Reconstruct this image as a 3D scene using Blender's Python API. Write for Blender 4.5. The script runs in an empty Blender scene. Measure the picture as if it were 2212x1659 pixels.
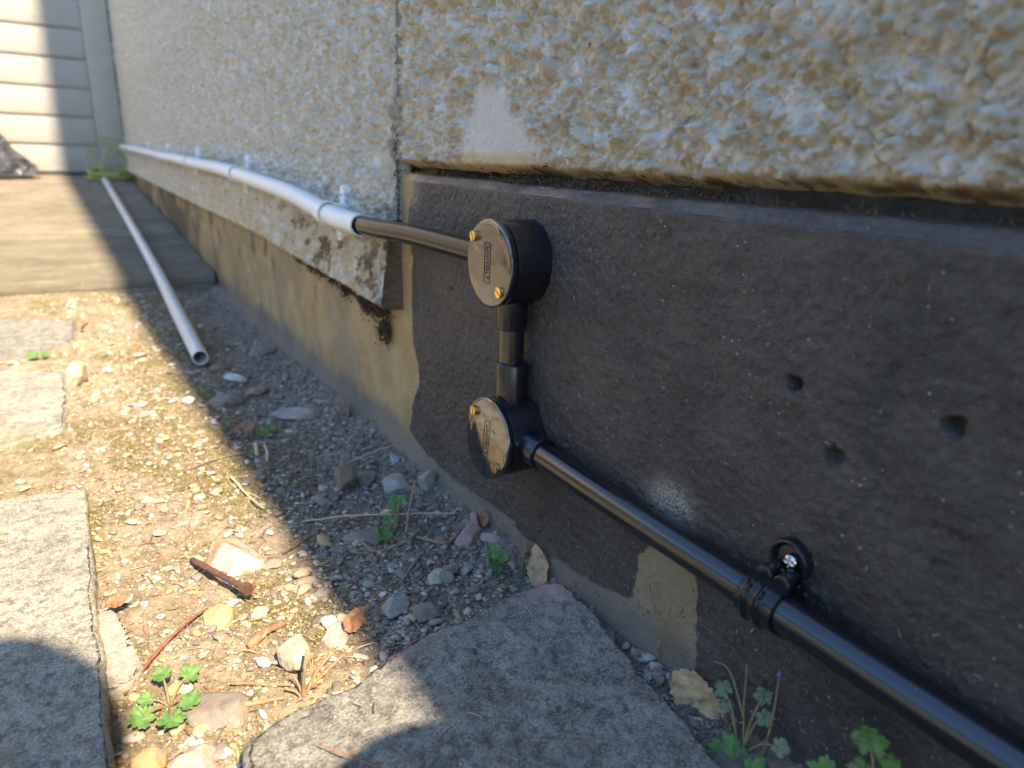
import bpy, bmesh, math, random
import numpy as np
from mathutils import Vector, Matrix

scene = bpy.context.scene
COL = scene.collection
rng = np.random.default_rng(7)
random.seed(7)

# ------------------------------------------------------------------ camera, sky, sun, exposure
CAM = (-0.316, -0.4647, 0.2774)
cam_data = bpy.data.cameras.new('camera')
cam_obj = bpy.data.objects.new('camera', cam_data)
COL.objects.link(cam_obj)
Mc = Matrix(((0.8482957, 0.1343929, -0.5121845, CAM[0]),
             (-0.5284142, 0.2774043, -0.8023872, CAM[1]),
             (0.0342471, 0.9513072, 0.3063359, CAM[2]),
             (0, 0, 0, 1)))
cam_obj.matrix_world = Mc
cam_data.sensor_width = 36.0
cam_data.lens = 36.0 * 1520 / 2212
cam_data.clip_start = 0.01
cam_data.clip_end = 400
cam_data.dof.use_dof = True
cam_data.dof.focus_distance = 0.51
cam_data.dof.aperture_fstop = 6.6
scene.camera = cam_obj

SUN_EL = 50.0
sun_dir = Vector((-0.03, 1.0, -math.tan(math.radians(SUN_EL)))).normalized()   # way the light travels
world = bpy.data.worlds.new('World')
scene.world = world
world.use_nodes = True
wn = world.node_tree.nodes
wl = world.node_tree.links
wn.clear()
sky = wn.new('ShaderNodeTexSky')
sky.sky_type = 'NISHITA'
sky.sun_disc = False
sky.sun_elevation = math.radians(SUN_EL)
sky.sun_rotation = math.radians(180 - 1.7)
sky.air_density = 1.0
sky.dust_density = 0.0
sky.ozone_density = 5.0
bgn = wn.new('ShaderNodeBackground')
bgn.inputs['Strength'].default_value = 0.15
won = wn.new('ShaderNodeOutputWorld')
wl.new(sky.outputs[0], bgn.inputs[0])
wl.new(bgn.outputs[0], won.inputs[0])

sd = bpy.data.lights.new('sun', 'SUN')
sd.energy = 3.9
sd.angle = math.radians(0.53)
sd.color = (1.0, 0.84, 0.63)
so = bpy.data.objects.new('sun', sd)
COL.objects.link(so)
so.rotation_euler = sun_dir.to_track_quat('-Z', 'Y').to_euler()
so.location = (0, -3, 6)

vs = scene.view_settings
vs.view_transform = 'Standard'
vs.look = 'None'
vs.exposure = 1.85
vs.gamma = 1.0
vs.use_curve_mapping = False

# ------------------------------------------------------------------ numpy noise
def _hash(ix, iy, iz, seed):
    with np.errstate(over='ignore'):
        h = (ix.astype(np.int64) * 374761393 + iy.astype(np.int64) * 668265263 + iz.astype(np.int64) * 2147483647 + np.int64(seed) * 974634277)
        h = (h ^ (h >> 13)) * 1274126177
        h = h ^ (h >> 16)
        h = (h * 2246822519) & 0xFFFFFFFF
        h = h ^ (h >> 15)
    return (h & 0xFFFFFF) / float(0xFFFFFF)

def vnoise(x, y, z=None, seed=0):
    x = np.asarray(x, float); y = np.asarray(y, float)
    z = np.zeros_like(x) if z is None else np.asarray(z, float)
    xi = np.floor(x); yi = np.floor(y); zi = np.floor(z)
    fx = x - xi; fy = y - yi; fz = z - zi
    fx = fx * fx * (3 - 2 * fx); fy = fy * fy * (3 - 2 * fy); fz = fz * fz * (3 - 2 * fz)
    r = 0
    for a in (0, 1):
        for b in (0, 1):
            for c in (0, 1):
                w = (fx if a else 1 - fx) * (fy if b else 1 - fy) * (fz if c else 1 - fz)
                r = r + w * _hash(xi + a, yi + b, zi + c, seed)
    return r * 2 - 1

def fbm(x, y, z=None, octv=4, seed=0, gain=0.5):
    s = 0; a = 1.0; t = 0
    for o in range(octv):
        k = 2.03 ** o
        s = s + a * vnoise(x * k + 17.3 * o, y * k - 9.1 * o, None if z is None else z * k + 5.7 * o, seed + o * 31)
        t += a; a *= gain
    return s / t

def sstep(a, b, x):
    t = np.clip((x - a) / (b - a), 0, 1)
    return t * t * (3 - 2 * t)

def lumps(y, z, cell, seed, cover=.62, soft=.45):
    """blunt separate lumps on a flat coat, 0..1"""
    yy = y / cell; zz = z / cell; iy = np.floor(yy); iz = np.floor(zz); best = np.zeros_like(yy)
    for a in (-1, 0, 1):
        for b in (-1, 0, 1):
            cy = iy + a; cz = iz + b; o = np.zeros_like(cy)
            on = _hash(cy, cz, o + 9, seed) < cover
            px = cy + _hash(cy, cz, o, seed); pz = cz + _hash(cy, cz, o + 1, seed)
            rr = .26 + .42 * _hash(cy, cz, o + 3, seed); hh = .35 + .65 * _hash(cy, cz, o + 2, seed)
            el = .75 + .6 * _hash(cy, cz, o + 6, seed); th = 3.14 * _hash(cy, cz, o + 7, seed)
            dy = yy - px; dz = zz - pz
            u = (dy * np.cos(th) + dz * np.sin(th)) * el; v = (-dy * np.sin(th) + dz * np.cos(th)) / el
            d = np.sqrt(u * u + v * v) / rr
            h = hh * rr * 1.8 * (1 - sstep(soft, 1.05, d)) * (1 + .5 * dz)
            best = np.maximum(best, np.where(on, h, 0))
    return best

def dash(y, z, cell, seed):
    """roughcast relief: irregular tilted stones with flat faces thrown on a wall, 0..about 1"""
    yy = y / cell; zz = z / cell
    iy = np.floor(yy); iz = np.floor(zz)
    best = np.zeros_like(yy)
    for a in (-1, 0, 1):
        for b in (-1, 0, 1):
            cy = iy + a; cz = iz + b
            o = np.zeros_like(cy)
            px = cy + _hash(cy, cz, o, seed); pz = cz + _hash(cy, cz, o + 1, seed)
            hh = _hash(cy, cz, o + 2, seed); rr = 0.30 + 0.45 * _hash(cy, cz, o + 3, seed)
            gy = (_hash(cy, cz, o + 4, seed) - .5) * 0.9; gz = (_hash(cy, cz, o + 5, seed) - .65) * 1.1
            el = 0.65 + 0.7 * _hash(cy, cz, o + 6, seed); th = 3.14 * _hash(cy, cz, o + 7, seed)
            dy = yy - px; dz = zz - pz
            u = (dy * np.cos(th) + dz * np.sin(th)) * el; v = (-dy * np.sin(th) + dz * np.cos(th)) / el
            d = np.maximum(np.abs(u) * .9 + np.abs(v) * .35, np.abs(v) * .9 + np.abs(u) * .35)
            h = (0.15 + 0.85 * hh) * (1 - sstep(rr * .82, rr * 1.12, d)) + (gy * dy + gz * dz) * (d < rr * 1.25)
            best = np.maximum(best, h)
    return best

# ------------------------------------------------------------------ object helpers
def tag(o, label=None, cat=None, group=None, kind=None):
    if label: o['label'] = label
    if cat: o['category'] = cat
    if group: o['group'] = group
    if kind: o['kind'] = kind
    return o

def link(o, parent=None):
    COL.objects.link(o)
    if parent is not None: o.parent = parent
    return o

def empty(name, loc=(0, 0, 0), rz=0.0):
    o = bpy.data.objects.new(name, None)
    o.empty_display_size = 0.02
    o.location = loc
    o.rotation_euler = (0, 0, rz)
    return link(o)

def mesh_obj(name, verts, faces, mat, parent=None, smooth=True, attrs=None, cols=None):
    me = bpy.data.meshes.new(name)
    verts = np.asarray(verts, np.float32)
    if isinstance(faces, np.ndarray):
        n, k = faces.shape
        me.vertices.add(len(verts)); me.vertices.foreach_set('co', verts.ravel())
        me.loops.add(n * k); me.loops.foreach_set('vertex_index', faces.astype(np.int32).ravel())
        me.polygons.add(n)
        me.polygons.foreach_set('loop_start', np.arange(0, n * k, k, dtype=np.int32))
        me.polygons.foreach_set('loop_total', np.full(n, k, np.int32))
        me.update(calc_edges=True)
    else:
        me.from_pydata(verts.tolist(), [], faces)
    me.validate()
    if smooth:
        me.polygons.foreach_set('use_smooth', np.ones(len(me.polygons), bool))
    for k, v in (attrs or {}).items():
        a = me.attributes.new(k, 'FLOAT', 'POINT'); a.data.foreach_set('value', np.asarray(v, np.float32))
    if cols is not None:
        a = me.attributes.new('col', 'FLOAT_COLOR', 'POINT')
        c = np.ones((len(verts), 4), np.float32); c[:, :3] = cols
        a.data.foreach_set('color', c.ravel())
    me.materials.append(mat)
    return link(bpy.data.objects.new(name, me), parent)

def grid_faces(nu, nv, flip=False, wrap=False):
    """verts laid out [u][v]"""
    uu = np.arange(nu if wrap else nu - 1); vv = np.arange(nv - 1)
    U, V = np.meshgrid(uu, vv, indexing='ij')
    U2 = (U + 1) % nu
    q = np.stack([U * nv + V, U2 * nv + V, U2 * nv + V + 1, U * nv + V + 1], -1).reshape(-1, 4)
    return q[:, ::-1] if flip else q

def bm_obj(name, bm, mat, parent=None, smooth=False, auto=None):
    me = bpy.data.meshes.new(name)
    bm.normal_update(); bm.to_mesh(me); bm.free()
    if smooth:
        me.polygons.foreach_set('use_smooth', np.ones(len(me.polygons), bool))
        if auto is not None:
            me.set_sharp_from_angle(angle=math.radians(auto))
    me.materials.append(mat)
    return link(bpy.data.objects.new(name, me), parent)

def box_bm(x0, x1, y0, y1, z0, z1, bev=0.0, seg=2, bm=None):
    own = bm is None
    b2 = bmesh.new()
    bmesh.ops.create_cube(b2, size=1.0)
    for v in b2.verts:
        v.co = Vector((x0 + (v.co.x + .5) * (x1 - x0), y0 + (v.co.y + .5) * (y1 - y0), z0 + (v.co.z + .5) * (z1 - z0)))
    if bev > 0:
        bmesh.ops.bevel(b2, geom=list(b2.edges), offset=bev, segments=seg, affect='EDGES', profile=0.5)
    if own: return b2
    me = bpy.data.meshes.new('tmp'); b2.to_mesh(me); b2.free(); bm.from_mesh(me); bpy.data.meshes.remove(me)
    return bm

def spline(pts, n):
    """Catmull-Rom through pts, n samples"""
    p = np.asarray(pts, float)
    if len(p) == 2:
        t = np.linspace(0, 1, n)[:, None]; return p[0] * (1 - t) + p[1] * t
    e = np.vstack([2 * p[0] - p[1], p, 2 * p[-1] - p[-2]])
    t = np.linspace(0, len(p) - 1, n); i = np.minimum(t.astype(int), len(p) - 2); f = (t - i)[:, None]
    a, b, c, d = e[i], e[i + 1], e[i + 2], e[i + 3]
    return .5 * (2 * b + (c - a) * f + (2 * a - 5 * b + 4 * c - d) * f ** 2 + (3 * b - 3 * c + d - a) * f ** 3)

def tube_arrays(path, radii, seg=16, cap=True, inner=None):
    P = np.asarray(path, float); n = len(P)
    R = np.broadcast_to(np.asarray(radii, float), (n,))
    T = np.gradient(P, axis=0); T /= np.linalg.norm(T, axis=1)[:, None] + 1e-12
    up = np.array([0, 0, 1.0]) if abs(T[0][2]) < .9 else np.array([1.0, 0, 0])
    N = np.zeros_like(P); B = np.zeros_like(P)
    nrm = np.cross(up, T[0]); nrm /= np.linalg.norm(nrm)
    for i in range(n):
        nrm = nrm - T[i] * np.dot(nrm, T[i]); nrm /= np.linalg.norm(nrm) + 1e-12
        N[i] = nrm; B[i] = np.cross(T[i], nrm)
    a = np.linspace(0, 2 * np.pi, seg, endpoint=False)
    V = P[:, None, :] + R[:, None, None] * (np.cos(a)[None, :, None] * N[:, None, :] + np.sin(a)[None, :, None] * B[:, None, :])
    V = V.reshape(-1, 3)
    I, J = np.meshgrid(np.arange(n - 1), np.arange(seg), indexing='ij'); J2 = (J + 1) % seg
    F = np.stack([I * seg + J, I * seg + J2, (I + 1) * seg + J2, (I + 1) * seg + J], -1).reshape(-1, 4).tolist()
    if cap:
        F.append(list(range(seg))[::-1]); F.append([(n - 1) * seg + j for j in range(seg)])
    return V, F

def tube(name, path, radii, mat, parent=None, seg=16, cap=True, auto=40):
    V, F = tube_arrays(path, radii, seg, cap)
    o = mesh_obj(name, V, F, mat, parent)
    if auto: o.data.set_sharp_from_angle(angle=math.radians(auto))
    return o

def lathe_arrays(profile, seg=48, axis='x', wrap_profile=False):
    """profile: list of (along, radius). axis x: along = x, circle in yz"""
    pr = np.asarray(profile, float); n = len(pr)
    a = np.linspace(0, 2 * np.pi, seg, endpoint=False)
    al = np.repeat(pr[:, 0], seg); r = np.repeat(pr[:, 1], seg); A = np.tile(a, n)
    c, s = r * np.cos(A), r * np.sin(A)
    V = {'x': np.stack([al, c, s], 1), 'y': np.stack([s, al, c], 1), 'z': np.stack([c, s, al], 1)}[axis]
    F = []
    for i in range(n - 1):
        for j in range(seg):
            k = (j + 1) % seg
            F.append([i * seg + j, i * seg + k, (i + 1) * seg + k, (i + 1) * seg + j])
    if not wrap_profile:
        if pr[0, 1] > 1e-6: F.append([j for j in range(seg)][::-1])
        if pr[-1, 1] > 1e-6: F.append([(n - 1) * seg + j for j in range(seg)])
    return V, F

def lathe(name, profile, mat, parent=None, loc=(0, 0, 0), seg=48, axis='x', auto=35):
    V, F = lathe_arrays(profile, seg, axis)
    bm = bmesh.new()
    vs_ = [bm.verts.new(Vector(v) + Vector(loc)) for v in V]
    for f in F:
        try: bm.faces.new([vs_[i] for i in f])
        except ValueError: pass
    bmesh.ops.remove_doubles(bm, verts=bm.verts, dist=1e-6)
    bmesh.ops.recalc_face_normals(bm, faces=bm.faces)
    return bm_obj(name, bm, mat, parent, True, auto)

# ------------------------------------------------------------------ materials
class NT:
    def __init__(s, name):
        s.m = bpy.data.materials.new(name); s.m.use_nodes = True
        s.n = s.m.node_tree.nodes; s.l = s.m.node_tree.links
        s.b = s.n['Principled BSDF']
        g = s.n.new('ShaderNodeNewGeometry'); s.pos = g.outputs['Position']
    def noise(s, scale, detail=4, rough=.55, vec=None, dist=0.0, col=False):
        t = s.n.new('ShaderNodeTexNoise'); t.inputs['Scale'].default_value = scale
        t.inputs['Detail'].default_value = detail; t.inputs['Roughness'].default_value = rough
        t.inputs['Distortion'].default_value = dist
        s.l.new(vec or s.pos, t.inputs['Vector']); return t.outputs['Color' if col else 'Fac']
    def voro(s, scale, vec=None, feature='F1', out='Distance', rnd=1.0):
        t = s.n.new('ShaderNodeTexVoronoi'); t.feature = feature; t.inputs['Scale'].default_value = scale
        t.inputs['Randomness'].default_value = rnd
        s.l.new(vec or s.pos, t.inputs['Vector']); return t.outputs[out]
    def scale(s, v, vec=None):
        t = s.n.new('ShaderNodeVectorMath'); t.operation = 'MULTIPLY'; t.inputs[1].default_value = v
        s.l.new(vec or s.pos, t.inputs[0]); return t.outputs[0]
    def ramp(s, fac, stops, interp='LINEAR'):
        t = s.n.new('ShaderNodeValToRGB'); t.color_ramp.interpolation = interp
        e = t.color_ramp.elements
        while len(e) < len(stops): e.new(0.5)
        for k, (p, c) in enumerate(stops):
            e[k].position = p
            e[k].color = (c, c, c, 1) if isinstance(c, (int, float)) else (*c, 1)
        s.l.new(fac, t.inputs[0]); return t.outputs[0]
    def mix(s, fac, a, b, mode='MIX'):
        t = s.n.new('ShaderNodeMix'); t.data_type = 'RGBA'; t.blend_type = mode
        for sock, val in ((t.inputs[0], fac), (t.inputs[6], a), (t.inputs[7], b)):
            if isinstance(val, (int, float)): sock.default_value = val if sock == t.inputs[0] else (val, val, val, 1)
            elif isinstance(val, tuple): sock.default_value = (*val, 1)
            else: s.l.new(val, sock)
        return t.outputs[2]
    def math(s, op, a, b=0.0):
        t = s.n.new('ShaderNodeMath'); t.operation = op
        for i, v in enumerate((a, b)):
            if isinstance(v, (int, float)): t.inputs[i].default_value = v
            else: s.l.new(v, t.inputs[i])
        return t.outputs[0]
    def attr(s, name, col=False):
        t = s.n.new('ShaderNodeAttribute'); t.attribute_name = name
        return t.outputs['Color' if col else 'Fac']
    def sep(s, axis, vec=None):
        t = s.n.new('ShaderNodeSeparateXYZ'); s.l.new(vec or s.pos, t.inputs[0]); return t.outputs[axis]
    def bump(s, h, dist=.001, strength=1.0, prev=None):
        t = s.n.new('ShaderNodeBump'); t.inputs['Distance'].default_value = dist; t.inputs['Strength'].default_value = strength
        s.l.new(h, t.inputs['Height'])
        if prev is not None: s.l.new(prev, t.inputs['Normal'])
        return t.outputs[0]
    def done(s, color=None, rough=.8, normal=None, spec=None, metal=None, ior=None, coat=None):
        b = s.b
        def put(k, v):
            if v is None: return
            if isinstance(v, (int, float)): b.inputs[k].default_value = v
            elif isinstance(v, tuple): b.inputs[k].default_value = (*v, 1)
            else: s.l.new(v, b.inputs[k])
        put('Base Color', color); put('Roughness', rough); put('Normal', normal)
        put('Specular IOR Level', spec); put('Metallic', metal); put('IOR', ior); put('Coat Weight', coat)
        return s.m

def rand_rgb(t): return t.n.new('ShaderNodeObjectInfo').outputs['Random']

# roughcast: one cream masonry paint, chipped and weathered
t = NT('roughcast_paint')
c = t.ramp(t.noise(38, 5, .6), [(.32, (.51, .41, .26)), (.52, (.62, .54, .40)), (.68, (.75, .715, .64))])
c = t.mix(t.ramp(t.noise(260, 3, .6), [(.58, 0.0), (.74, .6)]), c, (.40, .30, .16))
c = t.mix(t.ramp(t.voro(330), [(.05, 0.85), (.13, 0.0)]), c, t.mix(t.ramp(t.noise(55, 2), [(.5, 0.0), (.62, 1.0)]), c, (.10, .085, .07)))
c = t.mix(t.attr('ochre'), c, t.mix(t.noise(60, 5, .7), (.46, .32, .14), (.62, .50, .30)))
c = t.mix(t.attr('stain'), c, t.mix(t.noise(150, 4, .7), (.055, .04, .028), (.24, .15, .07)))
c = t.mix(t.attr('grey'), c, t.mix(t.noise(90, 5, .7), (.50, .46, .38), (.70, .67, .60)))
M_ROUGH = t.done(c, .88, t.bump(t.noise(620, 6, .7), .0018, .85, t.bump(t.noise(140, 3), .002, .5)), spec=.3)

# plinth: tan paint with a coat of black brushed over it, worn through in places
t = NT('plinth_paint')
tan = t.ramp(t.noise(22, 6, .62), [(.28, (.36, .23, .085)), (.5, (.46, .315, .135)), (.72, (.52, .395, .21))])
tan = t.mix(t.ramp(t.noise(420, 3, .7), [(.5, 0.0), (.75, .55)]), tan, (.28, .19, .09))
tan = t.mix(t.attr('grey'), tan, t.mix(t.noise(160, 5, .7), (.14, .115, .085), (.25, .21, .155)))
tan = t.mix(t.attr('stain'), tan, t.mix(t.noise(120, 4, .7), (.07, .05, .03), (.22, .15, .08)))
blk = t.ramp(t.noise(30, 5, .6), [(.3, (.031, .0265, .0230)), (.7, (.064, .054, .0455))])
blk = t.mix(t.ramp(t.noise(300, 5, .75), [(.48, 0.0), (.74, .65)]), blk, (.135, .11, .082))
bru = t.ramp(t.noise(1, 5, .65, t.scale((60, 26, 140)), .8), [(.45, 0.0), (.70, .55)])
blk = t.mix(bru, blk, (.110, .094, .075))
blk = t.mix(t.ramp(t.noise(11, 4, .6), [(.50, 0.0), (.72, .5)]), blk, (.018, .016, .015))
spk = t.ramp(t.voro(170), [(.07, 1.0), (.12, 0.0)])
spk = t.math('MULTIPLY', spk, t.ramp(t.noise(75, 2), [(.50, 0.0), (.57, 1.0)]))
blk = t.mix(spk, blk, (.42, .38, .31))
spk2 = t.ramp(t.voro(520), [(.10, 1.0), (.2, 0.0)])
spk2 = t.math('MULTIPLY', spk2, t.ramp(t.noise(48, 3), [(.45, 0.0), (.62, .7)]))
blk = t.mix(spk2, blk, (.22, .17, .11))
fib = t.voro(1, t.scale((900, 900, 190)), out='Distance')
blk = t.mix(t.math('MULTIPLY', t.ramp(fib, [(.10, 1.0), (.2, 0.0)]), t.attr('dust')), blk, (.42, .39, .35))
blk = t.mix(t.math('MULTIPLY', t.attr('worn'), t.ramp(t.noise(700, 4, .8), [(.42, 0.0), (.55, 1.0)])), blk, (.42, .38, .30))
c = t.mix(t.attr('black'), tan, blk)
rg = t.mix(t.attr('black'), .85, t.ramp(t.noise(200, 4), [(.3, .36), (.7, .56)]))
smo = t.attr('smoothed'); rg = t.mix(smo, rg, .27)
h = t.math('MULTIPLY', t.math('ADD', t.noise(230, 5, .6), t.math('MULTIPLY', t.noise(900, 4, .7), .35)), t.math('SUBTRACT', 1.0, t.math('MULTIPLY', smo, .85)))
M_PLINTH = t.done(c, rg, t.bump(h, .0030, .85), spec=.5)

# black pvc
def pvc(name, rough, wav=0.0, ior=1.5, dust=.25, col=(.012, .012, .014)):
    t = NT(name)
    d = t.ramp(t.noise(140, 6, .75), [(.52, 0.0), (.85, dust)])
    sp = t.math('MULTIPLY', t.ramp(t.voro(260), [(.05, .7), (.09, 0.0)]), t.ramp(t.noise(60, 2), [(.5, 0.0), (.6, 1.0)]))
    c = t.mix(d, col, (.16, .15, .145)); c = t.mix(sp, c, (.4, .37, .33))
    r = t.ramp(t.noise(90, 5, .7), [(.35, rough), (.8, min(1, rough + .14))])
    n = t.bump(t.noise(900, 3), .0001, .25)
    if wav: n = t.bump(t.noise(26, 1.5, .4, dist=.6), wav, .8, n)
    return t.done(c, r, n, ior=ior, spec=.5)
M_PIPE = pvc('black_satin_conduit_plastic', .155, dust=.03, ior=1.75, col=(.007, .007, .009))
M_PIPEG = pvc('black_glossy_conduit_plastic', .10, dust=.03, ior=1.42, col=(.006, .006, .007))
M_BOX = pvc('black_moulded_plastic', .20, dust=.10, ior=1.6, col=(.008, .008, .011))
M_LIDA = pvc('polished_black_lid_plastic', .06, .0065, 2.3, .10)
M_LIDB = pvc('polished_black_lid_plastic_wavy', .03, .0065, 2.7, .06)
M_GLOSS = pvc('glossy_black_clip_plastic', .10, dust=.08)
t = NT('white_conduit_plastic')
c = t.mix(t.ramp(t.noise(60, 5, .7), [(.5, 0.0), (.9, .35)]), (.76, .76, .72), (.52, .47, .38))
M_WHITE = t.done(c, .30, ior=1.5)
t = NT('pale_grey_conduit_plastic')
c = t.mix(t.ramp(t.noise(40, 5, .7), [(.45, 0.0), (.85, .5)]), (.60, .60, .57), (.46, .42, .35))
M_WHITE2 = t.done(c, .30, ior=1.5)
t = NT('brass')
M_BRASS = t.done(t.ramp(t.noise(700, 4), [(.3, (.80, .52, .16)), (.7, (.95, .70, .30))]), .22, metal=1.0)
t = NT('zinc_steel')
M_ZINC = t.done((.75, .76, .78), .22, t.bump(t.noise(900, 3), .0002, .4), metal=1.0)
t = NT('rusty_iron')
M_RUST = t.done(t.ramp(t.noise(320, 5, .7), [(.3, (.045, .022, .018)), (.55, (.13, .055, .03)), (.8, (.24, .10, .045))]), .9, t.bump(t.noise(700, 4), .0008, .8))

# concrete slabs
def slab_mat(name, base, dark, seed):
    t = NT(name)
    off = t.n.new('ShaderNodeVectorMath'); off.operation = 'ADD'; off.inputs[1].default_value = (seed, seed * .7, 0)
    t.l.new(t.pos, off.inputs[0]); v = off.outputs[0]
    c = t.ramp(t.noise(34, 6, .68, v), [(.33, tuple(x * .62 for x in base)), (.5, base), (.70, tuple(min(1, x * 1.28) for x in base))])
    c = t.mix(t.ramp(t.noise(110, 5, .75, v), [(.48, 0.0), (.62, .9)]), c, dark)
    c = t.mix(t.ramp(t.noise(620, 4, .8, v), [(.47, 0.0), (.62, .9)]), c, dark)
    c = t.mix(t.ramp(t.noise(480, 4, .8, t.scale((1, 1.3, 1), v)), [(.52, 0.0), (.66, .7)]), c, tuple(min(1, x * 1.55) for x in base))
    c = t.mix(t.ramp(t.voro(95, v), [(.06, .8), (.10, 0.0)]), c, t.mix(t.noise(40, 2, vec=v), (.62, .60, .54), (.50, .42, .16)))
    c = t.mix(t.ramp(t.noise(9, 4, .6, v), [(.58, 0.0), (.70, .55)]), c, (.25, .22, .10))
    c = t.mix(t.attr('pink'), c, (.50, .31, .27))
    return t.done(c, .92, t.bump(t.noise(560, 6, .75, v), .0022, .9, t.bump(t.noise(120, 4, .6, v), .003, .4)), spec=.25)
M_SLAB = slab_mat('weathered_concrete', (.36, .33, .265), (.10, .092, .078), 0)
M_SLAB2 = slab_mat('lichen_spotted_concrete', (.45, .41, .32), (.15, .135, .11), 3.1)
t = NT('mortar')
M_MORTAR = t.done(t.ramp(t.noise(200, 6, .7), [(.3, (.32, .27, .20)), (.7, (.52, .46, .36))]), .95, t.bump(t.noise(420, 5, .7), .003, .9))

# soil
t = NT('stony_soil')
c = t.ramp(t.noise(60, 7, .68), [(.30, (.17, .125, .075)), (.48, (.33, .255, .16)), (.68, (.48, .39, .265))])
c = t.mix(t.ramp(t.noise(480, 5, .7), [(.46, 0.0), (.72, .7)]), c, (.50, .405, .275))
c = t.mix(t.ramp(t.noise(300, 4, .7), [(.55, 0.0), (.75, .8)]), c, (.15, .11, .075))
mossf = t.math('MULTIPLY', t.attr('moss'), t.ramp(t.noise(170, 5, .75), [(.40, 0.0), (.60, 1.0)]))
c = t.mix(mossf, c, t.mix(t.noise(420, 3), (.10, .085, .018), (.25, .205, .055)))
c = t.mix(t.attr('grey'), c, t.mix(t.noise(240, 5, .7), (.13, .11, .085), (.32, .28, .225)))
lawn = t.math('LESS_THAN', t.sep(0), -1.15)
c = t.mix(lawn, c, t.mix(t.noise(30, 5), (.075, .075, .025), (.15, .135, .055)))
M_SOIL = t.done(c, .95, t.bump(t.noise(380, 7, .72), .004, .9, t.bump(t.noise(90, 4), .004, .5)), spec=.2)

def vcol(name, rough=.85, bs=500, bd=.0008, var=.35):
    t = NT(name)
    c = t.attr('col', True)
    c = t.mix(t.ramp(t.noise(350, 5, .7), [(.42, 0.0), (.75, var)]), c, (.16, .12, .085))
    c = t.mix(t.ramp(t.noise(900, 4, .7), [(.5, 0.0), (.8, var)]), c, (.62, .56, .46))
    return t.done(c, rough, t.bump(t.noise(bs, 5, .7), bd, .7), spec=.35)
M_PEB = vcol('mixed_pebbles')

def stone_mat(name, a, b, spot=None, rough=.8):
    t = NT(name)
    c = t.ramp(t.noise(75, 6, .65), [(.32, a), (.66, b)])
    if spot: c = t.mix(t.ramp(t.noise(42, 3, .6), [(.53, 0.0), (.60, .9)]), c, spot)
    c = t.mix(t.ramp(t.noise(600, 5, .75), [(.52, 0.0), (.75, .5)]), c, tuple(x * .45 for x in a))
    c = t.mix(t.ramp(t.noise(130, 6, .75), [(.40, 0.0), (.62, .75)]), c, (.30, .24, .165))
    return t.done(c, rough, t.bump(t.noise(420, 6, .7), .0016, .8), spec=.35)
M_ST = {
    'flint': stone_mat('white_flint_with_rust', (.50, .43, .33), (.66, .61, .53), (.40, .17, .06), .6),
    'cream': stone_mat('cream_stone', (.48, .38, .23), (.62, .53, .37)),
    'yellow': stone_mat('yellow_stone', (.55, .37, .14), (.70, .52, .25)),
    'orange': stone_mat('orange_pebble', (.42, .21, .07), (.55, .31, .12)),
    'grey': stone_mat('grey_stone', (.15, .125, .095), (.28, .24, .19)),
    'pale': stone_mat('pale_grey_stone', (.28, .25, .205), (.45, .41, .35)),
    'brown': stone_mat('brown_stone', (.20, .125, .075), (.34, .235, .15)),
    'brick': stone_mat('pink_brick', (.42, .20, .16), (.55, .33, .28), (.40, .38, .34)),
    'clay': stone_mat('dark_red_clay', (.10, .05, .035), (.26, .13, .09)),
    'blue': stone_mat('bluish_white_chip', (.38, .40, .48), (.60, .62, .68)),
    'white': stone_mat('white_stone', (.62, .60, .55), (.76, .75, .71)),
}
def plain(name, a, b, rough=.8, sc=300, bd=.0006, spec=.3, stretch=None):
    t = NT(name)
    v = t.scale(stretch) if stretch else None
    c = t.ramp(t.noise(sc, 5, .65, v), [(.3, a), (.7, b)])
    return t.done(c, rough, t.bump(t.noise(sc * 2, 4, .6, v), bd, .7), spec=spec)
M_TWIG_RED = plain('red_brown_twig', (.14, .045, .025), (.33, .14, .07))
M_TWIG = plain('brown_twig', (.20, .12, .06), (.42, .28, .15))
M_STRAW = plain('dry_straw', (.42, .31, .16), (.62, .50, .31))
M_GREYTWIG = plain('grey_twig', (.16, .125, .10), (.32, .27, .21))
M_DRYLEAF = plain('dry_tan_leaf', (.36, .22, .10), (.58, .40, .21), .6, 120)
M_REDLEAF = plain('dry_orange_leaf', (.22, .10, .05), (.40, .21, .11), .6, 120)
t = NT('green_leaf')
c = t.ramp(t.noise(160, 4), [(.3, (.065, .14, .03)), (.7, (.14, .25, .06))])
t.b.inputs['Transmission Weight'].default_value = 0.0
t.b.inputs['Subsurface Weight'].default_value = 0.15
t.b.inputs['Subsurface Radius'].default_value = (.002, .003, .001)
M_LEAF = t.done(c, .5, t.bump(t.noise(500, 4), .001, .7), spec=.4)
t = NT('pale_green_leaf')
c = t.ramp(t.noise(160, 4), [(.3, (.10, .135, .07)), (.7, (.20, .24, .13))])
M_LEAF2 = t.done(c, .6, t.bump(t.noise(500, 4), .001, .7), spec=.4)
M_STEM = plain('weed_stem', (.16, .13, .06), (.30, .24, .11))
M_MOSSGEO = vcol('moss_tufts', .95, 600, .0005, .15)
M_PURPLE = plain('purple_petal', (.20, .08, .22), (.34, .16, .36))

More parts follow.
